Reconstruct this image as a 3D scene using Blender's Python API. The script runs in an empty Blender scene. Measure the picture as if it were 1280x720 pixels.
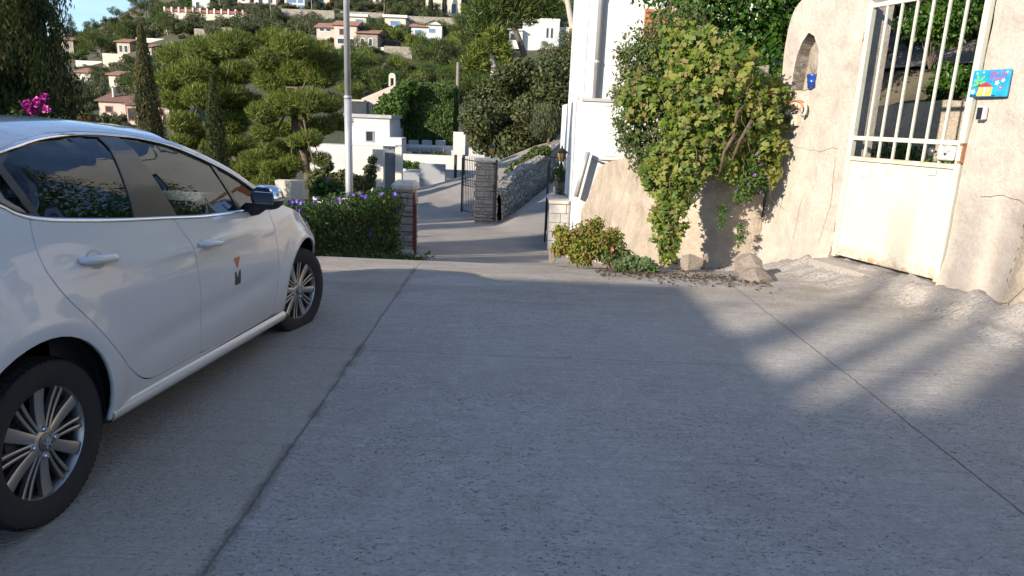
import bpy, math, random
import numpy as np
from mathutils import Vector, Matrix
from mathutils.geometry import delaunay_2d_cdt
S = bpy.context.scene
COL = S.collection
rnd = random.Random(7)
RNG = np.random.default_rng(11)
R_ = math.radians

# ------------------------------------------------------------ camera
CH, CP, CR, CF = 1.5263, 0.23918, 0.04096, 866.3
_cp, _sp, _cr, _sr = math.cos(CP), math.sin(CP), math.cos(CR), math.sin(CR)
FW = np.array([0, _cp, -_sp]); _r0 = np.array([1., 0, 0]); _u0 = np.array([0, _sp, _cp])
RT = _r0*_cr + _u0*_sr; UP = -_r0*_sr + _u0*_cr
cam = bpy.data.cameras.new('camera'); camo = bpy.data.objects.new('camera', cam); COL.objects.link(camo)
cam.sensor_width = 36; cam.lens = CF/1280*36; cam.clip_start = .05; cam.clip_end = 3000
M = Matrix.Identity(4)
for i in range(3):
    M[i][0] = RT[i]; M[i][1] = UP[i]; M[i][2] = -FW[i]
M[2][3] = CH
camo.matrix_world = M
S.camera = camo
CAMP = np.array([0, 0, CH])
def proj(p):
    d = np.asarray(p, float) - CAMP; z = d @ FW
    return 640 + CF*(d @ RT)/z, 360 - CF*(d @ UP)/z
def ray(x, y): return FW + RT*(x-640)/CF - UP*(y-360)/CF
def at(x, y, Y):
    v = ray(x, y); return Vector(CAMP + v*(Y/v[1]))

# ------------------------------------------------------------ tagging
def tag(o, label=None, cat=None, group=None, kind=None):
    if label: o['label'] = label
    if cat: o['category'] = cat
    if group: o['group'] = group
    if kind: o['kind'] = kind
    return o
def thing(name, label, cat, loc=(0, 0, 0), rz=0, group=None):
    o = bpy.data.objects.new(name, None); COL.objects.link(o); o.empty_display_size = .2
    o.location = loc; o.rotation_euler = (0, 0, rz)
    return tag(o, label, cat, group)
def link(name, me, m=None, parent=None):
    if m is not None and len(me.materials) == 0: me.materials.append(m)
    o = bpy.data.objects.new(name, me); COL.objects.link(o)
    if parent is not None: o.parent = parent
    return o
def copy_tree(o, parent=None):
    c = o.copy(); COL.objects.link(c)
    if parent is not None: c.parent = parent
    for ch in list(o.children): copy_tree(ch, c)
    return c

# ------------------------------------------------------------ materials
class N:
    def __init__(s, mat):
        mat.use_nodes = True; s.t = mat.node_tree; s.n = s.t.nodes; s.l = s.t.links; s.n.clear()
        s.out = s.n.new('ShaderNodeOutputMaterial')
        s.b = s.n.new('ShaderNodeBsdfPrincipled'); s.l.new(s.b.outputs[0], s.out.inputs[0])
        s.tc = s.n.new('ShaderNodeTexCoord')
    def put(s, sock, v):
        if isinstance(v, bpy.types.NodeSocket): s.l.new(v, sock)
        elif v is not None:
            if isinstance(v, tuple) and len(v) == 3 and len(sock.default_value) == 4: v = (*v, 1)
            sock.default_value = v
    def noise(s, scale, detail=4, rough=.55, vec=None, dist=0, stretch=None, out='Fac'):
        n = s.n.new('ShaderNodeTexNoise'); n.inputs['Scale'].default_value = scale
        n.inputs['Detail'].default_value = detail; n.inputs['Roughness'].default_value = rough
        n.inputs['Distortion'].default_value = dist
        v = vec or s.tc.outputs['Object']
        if stretch:
            mp = s.n.new('ShaderNodeMapping'); mp.inputs['Scale'].default_value = stretch; s.l.new(v, mp.inputs[0]); v = mp.outputs[0]
        s.l.new(v, n.inputs['Vector']); return n.outputs[out]
    def vor(s, scale, feature='F1', rnd=1, stretch=None, vec=None, out='Distance'):
        n = s.n.new('ShaderNodeTexVoronoi'); n.feature = feature; n.inputs['Scale'].default_value = scale
        n.inputs['Randomness'].default_value = rnd
        v = vec or s.tc.outputs['Object']
        if stretch:
            mp = s.n.new('ShaderNodeMapping'); mp.inputs['Scale'].default_value = stretch; s.l.new(v, mp.inputs[0]); v = mp.outputs[0]
        s.l.new(v, n.inputs['Vector']); return n.outputs[out]
    def ramp(s, fac, stops, interp='LINEAR'):
        n = s.n.new('ShaderNodeValToRGB'); n.color_ramp.interpolation = interp
        e = n.color_ramp.elements
        while len(e) < len(stops): e.new(.5)
        for k, (p, c) in zip(e, stops):
            k.position = p; k.color = (c, c, c, 1) if isinstance(c, (int, float)) else (*c, 1)
        s.put(n.inputs[0], fac); return n.outputs[0]
    def mix(s, fac, a, b, mode='MIX'):
        n = s.n.new('ShaderNodeMix'); n.data_type = 'RGBA'; n.blend_type = mode
        s.put(n.inputs[0], fac); s.put(n.inputs[6], a); s.put(n.inputs[7], b); return n.outputs[2]
    def math(s, op, a, b=None, c=None, clamp=False):
        n = s.n.new('ShaderNodeMath'); n.operation = op; n.use_clamp = clamp
        s.put(n.inputs[0], a)
        if b is not None: s.put(n.inputs[1], b)
        if c is not None: s.put(n.inputs[2], c)
        return n.outputs[0]
    def xyz(s, v=None):
        n = s.n.new('ShaderNodeSeparateXYZ'); s.l.new(v or s.tc.outputs['Object'], n.inputs[0]); return n.outputs
    def bump(s, h, strength=.5, dist=.01, normal=None):
        n = s.n.new('ShaderNodeBump'); n.inputs['Strength'].default_value = strength; n.inputs['Distance'].default_value = dist
        s.put(n.inputs['Height'], h)
        if normal is not None: s.l.new(normal, n.inputs['Normal'])
        return n.outputs[0]
    def fin(s, col=None, rough=None, bump=None, **kw):
        if col is not None: s.put(s.b.inputs['Base Color'], col)
        if rough is not None: s.put(s.b.inputs['Roughness'], rough)
        if bump is not None: s.l.new(bump, s.b.inputs['Normal'])
        for k, v in kw.items(): s.put(s.b.inputs[k.replace('_', ' ')], v)
def newmat(name): return bpy.data.materials.new(name)
_mc = {}
def plain(name, col, rough=.6, var=.12, scale=3, bump=.15, bd=.004, metal=0, coat=0, grime=None):
    if name in _mc: return _mc[name]
    m = newmat(name); n = N(m)
    a = tuple(c*(1-var) for c in col); b = tuple(min(1, c*(1+var)) for c in col)
    c = n.mix(n.ramp(n.noise(scale, 6, .6), [(.3, 0), (.7, 1)]), a, b)
    if grime: c = n.mix(n.ramp(n.noise(grime[1], 7, .65), [(.52, 0), (.72, 1)]), c, grime[0])
    n.fin(c, n.math('ADD', n.math('MULTIPLY', n.noise(scale*3), .15), rough-.07), n.bump(n.noise(scale*14, 5, .65), bump, bd) if bump else None, Metallic=metal, Coat_Weight=coat)
    _mc[name] = m; return m
def leafmat(name, cols, rough=.55, trans=.3):
    m = newmat(name); n = N(m)
    g = n.n.new('ShaderNodeNewGeometry')
    k = len(cols)
    c = n.ramp(g.outputs['Random Per Island'], [(i/max(1, k-1), cc) for i, cc in enumerate(cols)])
    big = n.noise(1.1, 3); c = n.mix(n.ramp(big, [(.35, 0), (.7, .5)]), c, n.mix(1.0, c, (1.25, 1.12, .7), 'MULTIPLY'))
    n.fin(c, rough, None); n.b.inputs['Specular IOR Level'].default_value = .3
    t = n.n.new('ShaderNodeBsdfTranslucent'); n.l.new(n.mix(1.0, c, (1.3, 1.35, .6), 'MULTIPLY'), t.inputs[0])
    ms = n.n.new('ShaderNodeMixShader'); ms.inputs[0].default_value = trans
    n.l.new(n.b.outputs[0], ms.inputs[1]); n.l.new(t.outputs[0], ms.inputs[2]); n.l.new(ms.outputs[0], n.out.inputs[0])
    return m

# ------------------------------------------------------------ mesh helpers
def npmesh(name, V, F, mats=None, smooth=False, mi=None):
    """V (n,3); F list of index arrays all of one size, or a python list of tuples"""
    me = bpy.data.meshes.new(name)
    if isinstance(F, np.ndarray):
        k = F.shape[1]; me.vertices.add(len(V)); me.vertices.foreach_set('co', np.asarray(V, np.float32).ravel())
        me.loops.add(F.size); me.loops.foreach_set('vertex_index', F.astype(np.int32).ravel())
        me.polygons.add(len(F)); me.polygons.foreach_set('loop_start', np.arange(0, F.size, k, dtype=np.int32))
        me.update(calc_edges=True)
    else:
        me.from_pydata([tuple(map(float, v)) for v in V], [], F)
    if mats is not None:
        for m in (mats if isinstance(mats, (list, tuple)) else [mats]): me.materials.append(m)
    if mi is not None: me.polygons.foreach_set('material_index', np.asarray(mi, np.int32))
    if smooth: me.polygons.foreach_set('use_smooth', np.ones(len(me.polygons), bool))
    me.update(); return me
class MB:
    def __init__(s): s.v = []; s.f = []
    def add(s, vs, fs, M=None):
        o = len(s.v)
        s.v += [tuple(M @ Vector(v)) if M is not None else tuple(v) for v in vs]
        s.f += [tuple(i+o for i in f) for f in fs]; return s
    def box(s, a, b, M=None, bev=0):
        x0, y0, z0 = a; x1, y1, z1 = b
        if bev <= 0:
            vs = [(x, y, z) for z in (z0, z1) for y in (y0, y1) for x in (x0, x1)]
            return s.add(vs, [(0, 2, 3, 1), (4, 5, 7, 6), (0, 1, 5, 4), (2, 6, 7, 3), (0, 4, 6, 2), (1, 3, 7, 5)], M)
        e = min(bev, (x1-x0)*.45, (y1-y0)*.45, (z1-z0)*.45); rings = []
        def ring(ix, z): return [(x0+ix, y0, z), (x1-ix, y0, z), (x1, y0+ix, z), (x1, y1-ix, z), (x1-ix, y1, z), (x0+ix, y1, z), (x0, y1-ix, z), (x0, y0+ix, z)]
        def ins(z): return [(x0+e*1.4, y0+e, z), (x1-e*1.4, y0+e, z), (x1-e, y0+e*1.4, z), (x1-e, y1-e*1.4, z), (x1-e*1.4, y1-e, z), (x0+e*1.4, y1-e, z), (x0+e, y1-e*1.4, z), (x0+e, y0+e*1.4, z)]
        vs = ins(z0)+ring(e, z0+e)+ring(e, z1-e)+ins(z1); fs = [tuple(range(7, -1, -1)), tuple(range(24, 32))]
        for k in range(3):
            for i in range(8): j = (i+1) % 8; fs.append((k*8+i, k*8+j, k*8+8+j, k*8+8+i))
        return s.add(vs, fs, M)
    def tube(s, pts, r, n=8, cap=True):
        pts = [Vector(p) for p in pts]; rs = r if isinstance(r, (list, tuple)) else [r]*len(pts)
        o = len(s.v); up = Vector((0, 0, 1)); prev = None
        for i, p in enumerate(pts):
            d = (pts[min(i+1, len(pts)-1)]-pts[max(i-1, 0)]).normalized()
            a = prev if prev is not None else (up if abs(d.z) < .9 else Vector((1, 0, 0)))
            b = d.cross(a).normalized(); a = b.cross(d).normalized(); prev = a
            for k in range(n):
                t = 2*math.pi*k/n; s.v.append(tuple(p+(a*math.cos(t)+b*math.sin(t))*rs[i]))
        for i in range(len(pts)-1):
            for k in range(n):
                j = (k+1) % n; s.f.append((o+i*n+k, o+i*n+j, o+i*n+n+j, o+i*n+n+k))
        if cap: s.f.append(tuple(o+k for k in range(n))[::-1]); s.f.append(tuple(o+(len(pts)-1)*n+k for k in range(n)))
        return s
    def lathe(s, prof, n=24, M=None, cap=False):
        vs = [(r*math.cos(2*math.pi*k/n), r*math.sin(2*math.pi*k/n), z) for r, z in prof for k in range(n)]
        fs = [(i*n+k, i*n+(k+1) % n, i*n+n+(k+1) % n, i*n+n+k) for i in range(len(prof)-1) for k in range(n)]
        if cap: fs += [tuple(range(n))[::-1], tuple((len(prof)-1)*n+k for k in range(n))]
        return s.add(vs, fs, M)
    def prism(s, poly, z0, z1, M=None):
        n = len(poly)
        return s.add([(x, y, z0) for x, y in poly]+[(x, y, z1) for x, y in poly],
                     [tuple(range(n))[::-1], tuple(range(n, 2*n))]+[(i, (i+1) % n, n+(i+1) % n, n+i) for i in range(n)], M)
    def grid(s, P):
        o = len(s.v); a = len(P); b = len(P[0])
        for row in P: s.v += [tuple(p) for p in row]
        s.f += [(o+i*b+j, o+i*b+j+1, o+i*b+b+j+1, o+i*b+b+j) for i in range(a-1) for j in range(b-1)]
        return s
    def obj(s, name, m, parent=None, smooth=False, bevel=0):
        me = npmesh(name, s.v, s.f, m, smooth)
        o = link(name, me, None, parent)
        if smooth == 'auto' or smooth == 2:
            pass
        if bevel:
            b = o.modifiers.new('b', 'BEVEL'); b.width = bevel; b.segments = 2; b.limit_method = 'ANGLE'
        return o
def smooth_by_angle(o, deg=35):
    me = o.data; me.polygons.foreach_set('use_smooth', np.ones(len(me.polygons), bool))
    if hasattr(me, 'set_sharp_from_angle'): me.set_sharp_from_angle(angle=R_(deg))
    return o
def rotz(a, loc=(0, 0, 0)): return Matrix.Translation(loc) @ Matrix.Rotation(a, 4, 'Z')
def inpoly(P, poly):
    x, y = P[:, 0], P[:, 1]; r = np.zeros(len(P), bool); n = len(poly)
    for i in range(n):
        x0, y0 = poly[i]; x1, y1 = poly[(i+1) % n]
        if y0 == y1: continue
        c = ((y0 > y) != (y1 > y)) & (x < (x1-x0)*(y-y0)/(y1-y0)+x0); r ^= c
    return r
def densify(poly, d, closed=True):
    out = []; n = len(poly)
    for i in range(n if closed else n-1):
        a = np.array(poly[i], float); b = np.array(poly[(i+1) % n], float); k = max(1, int(np.hypot(*(b-a))/d+.5))
        out += [tuple(a+(b-a)*t/k) for t in range(k)]
    if not closed: out.append(tuple(poly[-1]))
    return out
def cdt(outline, holes=(), d=.05):
    """triangulated sheet inside outline and outside holes, 2-D"""
    loops = [densify(outline, d)]+[densify(h, d) for h in holes]
    V = []; E = []
    for L in loops:
        o = len(V); V += L; E += [(o+i, o+(i+1) % len(L)) for i in range(len(L))]
    A = np.array(V); lo, hi = A.min(0), A.max(0)
    gx = np.arange(lo[0]+d*.5, hi[0], d); gy = np.arange(lo[1]+d*.43, hi[1], d*.87)
    G = np.array([(x+(d*.5 if j % 2 else 0), y) for j, y in enumerate(gy) for x in gx])
    if len(G):
        D = np.min(np.hypot(G[:, None, 0]-A[None, :, 0], G[:, None, 1]-A[None, :, 1]), 1) if len(G)*len(A) < 6e7 else np.ones(len(G))
        G = G[D > d*.45]; V = V+[tuple(g) for g in G]
    r = delaunay_2d_cdt([Vector(v) for v in V], E, [], 0, 1e-6)
    vv = np.array([tuple(v) for v in r[0]]); ff = np.array(r[2])
    c = vv[ff].mean(1); ok = inpoly(c, outline)
    for h in holes: ok &= ~inpoly(c, h)
    ff = ff[ok]; used = np.unique(ff); mp = -np.ones(len(vv), int); mp[used] = np.arange(len(used))
    return vv[used], mp[ff]
def offset_poly(poly, d):
    P = [Vector(p) for p in poly]; n = len(P); out = []
    area = sum(P[i].x*P[(i+1) % n].y-P[(i+1) % n].x*P[i].y for i in range(n)); sg = 1 if area > 0 else -1
    for i in range(n):
        a = (P[i]-P[i-1]).normalized(); b = (P[(i+1) % n]-P[i]).normalized()
        na = Vector((a.y, -a.x))*sg; nb = Vector((b.y, -b.x))*sg
        m = (na+nb); m = m/max(.3, m.length_squared/2) if m.length > .01 else na
        out.append(tuple(P[i]+m*d))
    return out
def sheet_solid(V2, F, fmap, thick, back=None):
    """fmap(V2)->(n,3); returns verts/faces of a shell with rim; thick vector map fmap2"""
    P = fmap(V2); Q = back(V2); n = len(P)
    F = np.asarray(F); E = {}
    for f in F:
        for i in range(3):
            e = (int(f[i]), int(f[(i+1) % 3]))
            if (e[1], e[0]) in E: del E[(e[1], e[0])]
            else: E[e] = 1
    faces = [tuple(map(int, f)) for f in F]+[tuple(int(i)+n for i in f[::-1]) for f in F]+[(b, a, a+n, b+n) for a, b in E]
    return np.vstack([P, Q]), faces
# value noise for lumpy shapes
_g = np.random.default_rng(5).random((64, 64, 64)).astype(np.float32)
def vnoise(P, sc=1.0, octv=3):
    P = np.asarray(P, float)*sc; r = 0; a = 1; tot = 0
    for _ in range(octv):
        i = np.floor(P).astype(int); f = P-i; f = f*f*(3-2*f); v = 0
        for dx in (0, 1):
            for dy in (0, 1):
                for dz in (0, 1):
                    w = (f[:, 0] if dx else 1-f[:, 0])*(f[:, 1] if dy else 1-f[:, 1])*(f[:, 2] if dz else 1-f[:, 2])
                    v = v+w*_g[(i[:, 0]+dx) % 64, (i[:, 1]+dy) % 64, (i[:, 2]+dz) % 64]
        r = r+a*(v-.5)*2; tot += a; a *= .5; P = P*2.03+7.1
    return r/tot
# leaves ------------------------------------------------------------
def unit(A): return A/np.maximum(1e-9, np.linalg.norm(A, axis=1, keepdims=True))
def leaves(C, axis, nrm, L, W):
    """rhombic blades: centre C, long direction axis, face normal about nrm"""
    a = unit(axis); b = unit(np.cross(nrm, a)); L = np.asarray(L)[:, None]; W = np.asarray(W)[:, None]
    n = len(C); V = np.empty((n, 4, 3))
    V[:, 0] = C-a*L*.5; V[:, 1] = C+b*W*.5; V[:, 2] = C+a*L*.5; V[:, 3] = C-b*W*.5
    return V.reshape(-1, 3), np.arange(n*4).reshape(-1, 4)
def blob_points(cs, rs, n, shell=.55, flat=1.0):
    """points spread through ellipsoids; returns pts, outward dirs"""
    k = RNG.integers(0, len(cs), n) if np.isscalar(rs) or len(set(map(tuple, np.atleast_2d(rs)))) == 1 else RNG.choice(len(cs), n, p=(np.asarray(rs)[:, 0]**2)/np.sum(np.asarray(rs)[:, 0]**2))
    d = unit(RNG.normal(size=(n, 3))); q = shell+(1-shell)*RNG.random(n)
    rr = np.asarray(rs)[k] if not np.isscalar(rs) else np.full((n, 3), rs)
    return np.asarray(cs)[k]+d*rr*q[:, None], d
def foliage(cs, rs, n, L, W, mat, name='crown', mode='leaf', shell=.5):
    P, D = blob_points(np.asarray(cs, float), np.asarray(rs, float), n, shell)
    rn = RNG.normal(size=P.shape)
    if mode == 'leaf': nr = unit(D+rn*.7); ax = np.cross(nr, RNG.normal(size=P.shape))
    elif mode == 'needle': ax = unit(D*.8+np.array([0, 0, .55])+rn*.45); nr = rn
    elif mode == 'up': ax = unit(D*.35+np.array([0, 0, 1.])+rn*.25); nr = D+rn*.4
    s = .6+.8*RNG.random(n)
    V, F = leaves(P, ax, nr, L*s, W*s)
    return npmesh(name, V, F, mat)
def core_mesh(cs, rs, k, mat, name):
    mb = MB(); 
    for c, r in zip(cs, rs):
        M_ = Matrix.Translation(tuple(c)) @ Matrix.Diagonal((r[0]*k, r[1]*k, r[2]*k, 1))
        mb.lathe([(max(.02, math.sin(t)), -math.cos(t)) for t in np.linspace(0, math.pi, 6)], 8, M_)
    return mb
def merge(me, mb, mat=None):
    """join a MB into mesh me as 2nd material"""
    V = np.empty(len(me.vertices)*3, np.float32); me.vertices.foreach_get('co', V); V = V.reshape(-1, 3)
    lp = np.empty(len(me.loops), np.int32); me.loops.foreach_get('vertex_index', lp); lp = lp.reshape(-1, 4)
    F2 = np.array([f if len(f) == 4 else (f[0], f[1], f[2], f[2]) for f in mb.f if len(f) == 4])+len(V)
    me2 = npmesh(me.name, np.vstack([V, np.array(mb.v)]), np.vstack([lp, F2]), [me.materials[0], mat or me.materials[0]], mi=[0]*len(lp)+[1]*len(F2))
    bpy.data.meshes.remove(me); return me2

# ------------------------------------------------------------ light and air
SAZ, SEL = 47.0, 21.0      # the way the sunlight travels, and the sun's height
SD = Vector((math.sin(R_(SAZ))*math.cos(R_(SEL)), math.cos(R_(SAZ))*math.cos(R_(SEL)), -math.sin(R_(SEL))))
w = bpy.data.worlds.new('World'); S.world = w; w.use_nodes = True
wn = w.node_tree.nodes; wl = w.node_tree.links; bg = wn['Background']
sky = wn.new('ShaderNodeTexSky'); sky.sky_type = 'NISHITA'; sky.sun_disc = False
sky.sun_elevation = R_(SEL); sky.sun_rotation = R_(SAZ+180); sky.altitude = 150; sky.air_density = 1.0; sky.dust_density = .25; sky.ozone_density = 2.5
tcw = wn.new('ShaderNodeTexCoord'); mpw = wn.new('ShaderNodeMapping'); mpw.inputs['Scale'].default_value = (1.2, 1.2, 7)
nz = wn.new('ShaderNodeTexNoise'); nz.inputs['Scale'].default_value = 2.2; nz.inputs['Detail'].default_value = 6; nz.inputs['Distortion'].default_value = .6
rp = wn.new('ShaderNodeValToRGB'); rp.color_ramp.elements[0].position = .42; rp.color_ramp.elements[1].position = .85
rp.color_ramp.elements[1].color = (.4, .4, .4, 1)
mw = wn.new('ShaderNodeMix'); mw.data_type = 'RGBA'; mw.inputs[7].default_value = (7.5, 8.2, 9.2, 1)
wl.new(tcw.outputs['Generated'], mpw.inputs[0]); wl.new(mpw.outputs[0], nz.inputs['Vector']); wl.new(nz.outputs[0], rp.inputs[0])
wl.new(rp.outputs[0], mw.inputs[0]); wl.new(sky.outputs[0], mw.inputs[6]); mt = wn.new('ShaderNodeMix'); mt.data_type = 'RGBA'; mt.blend_type = 'MULTIPLY'; mt.inputs[0].default_value = 1; mt.inputs[7].default_value = (.90, .965, 1.08, 1); wl.new(mw.outputs[2], mt.inputs[6]); wl.new(mt.outputs[2], bg.inputs[0])
bg.inputs[1].default_value = .13
sun = bpy.data.lights.new('sun', 'SUN'); sun.energy = 4.8; sun.angle = R_(.55); sun.color = (1, .89, .75)
so = bpy.data.objects.new('sun', sun); COL.objects.link(so); so.rotation_euler = SD.to_track_quat('-Z', 'Y').to_euler()
S.view_settings.view_transform = 'Standard'; S.view_settings.look = 'None'; S.view_settings.gamma = 1
S.view_settings.exposure = 0.75
S.cycles.max_bounces = 8; S.cycles.diffuse_bounces = 3; S.cycles.glossy_bounces = 4; S.cycles.transparent_max_bounces = 12; S.cycles.transmission_bounces = 4
S.cycles.caustics_reflective = False; S.cycles.caustics_refractive = False; S.cycles.use_denoising = True

# ------------------------------------------------------------ ground shape
def sst(a, b, x): t = np.clip((x-a)/(b-a), 0, 1); return t*t*(3-2*t)
BY = [-200, 6.6, 7.0, 7.5, 8, 9, 10, 12, 14, 16, 20, 34, 42, 60, 80, 100, 150, 220, 300, 400, 1500]
BZ = [0, 0, -.012, -.05, -.13, -.34, -.56, -.9, -1.13, -1.26, -1.42, -1.65, -2.6, -7, -4.5, 1.5, 14, 34, 58, 66, 70]
WX = [(-.42, 20.3), (.15, 23), (1.25, 27.5), (3.2, 37), (5.5, 48), (9, 62)]      # the stone wall beside the ramp
def hills(x, y):
    x = np.asarray(x, float); y = np.asarray(y, float)
    z = np.interp(y, BY, BZ)
    u = x/np.maximum(y, 20)
    g = .40+.60*sst(-.66, -.38, u)
    fade = sst(58, 130, y)
    z = z*(1-fade)+((z+2)*g-2)*fade
    xw = np.interp(y, [p[1] for p in WX], [p[0] for p in WX])
    rz = np.interp(y, [16, 20, 24, 30, 38, 50, 70, 100], [-1.27, -1.2, -.85, -.28, .86, 2.8, 5.5, 9])
    m = sst(-.15, .55, x-xw)*sst(16, 20, y)*(1-sst(70, 110, y))
    z = z*(1-m)+np.maximum(z, rz)*m
    # bank left of the ramp wall
    bk = sst(-7, -.6, x-xw)*(1-sst(-.6, -.2, x-xw))*sst(22, 27, y)*(1-sst(60, 90, y))
    z = z*(1-bk)+(rz+.1)*bk
    # the garden side on the left falls away beyond the hedge
    z = z-1.2*sst(-5, -9, x)*sst(6, 12, y)*(1-sst(40, 60, y))
    return z
GA = np.array([3.60, 7.65]); GB = np.array([4.05, 6.39]); GD = (GB-GA)/np.hypot(*(GB-GA)); GN = np.array([-GD[1], GD[0]])*-1
if GN[0] > 0: GN = -GN                      # facing the yard
# lower retaining wall in plan, from the corner by the gate towards the road gate
LW = [(3.17, 8.75), (2.85, 8.72), (2.3, 9.0), (1.85, 9.7), (1.55, 10.8), (1.32, 12.0), (1.12, 13.0)]
def walldist(x, y):
    d = np.full(np.shape(x), 9.)
    pts = [tuple(GA+GD*4.5)]+[tuple(GA-GD*1.2)]+LW
    for a, b in zip(pts[:-1], pts[1:]):
        a = np.array(a); b = np.array(b); L = np.hypot(*(b-a)); u = (b-a)/L
        t = np.clip((x-a[0])*u[0]+(y-a[1])*u[1], 0, L)
        d = np.minimum(d, np.hypot(x-a[0]-u[0]*t, y-a[1]-u[1]*t))
    return d
def yard(x, y):
    z = hills(x, y)
    P = np.stack([np.ravel(x), np.ravel(y), np.zeros(np.size(x))], 1)
    d = walldist(x, y); s = (x-GA[0])*GD[0]+(y-GA[1])*GD[1]
    n1 = vnoise(P, 2.3, 3).reshape(np.shape(x)); n2 = vnoise(P, 7, 2).reshape(np.shape(x))
    k = sst(-1.6, -.5, s)
    n3 = vnoise(P, 4.1, 3).reshape(np.shape(x)); ap = .165*np.exp(-(np.maximum(d-.16, 0)/(.30+.10*n1+.12*n3))**2)*k
    ap = ap+.07*np.exp(-(d/.3)**2)*(1-k)
    z = z+ap*(1+.25*n1)+n1*.012*np.exp(-d/1.5)+n2*.030*np.exp(-(d/.6)**2)+.06*np.maximum(0, vnoise(P, 6.2, 2).reshape(np.shape(x))-.05)*np.exp(-(d/.6)**2)*k*4*.5+vnoise(P, 15, 2).reshape(np.shape(x))*.026*np.exp(-(d/.7)**2)
    return z+vnoise(P, .35, 2).reshape(np.shape(x))*.012
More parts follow.
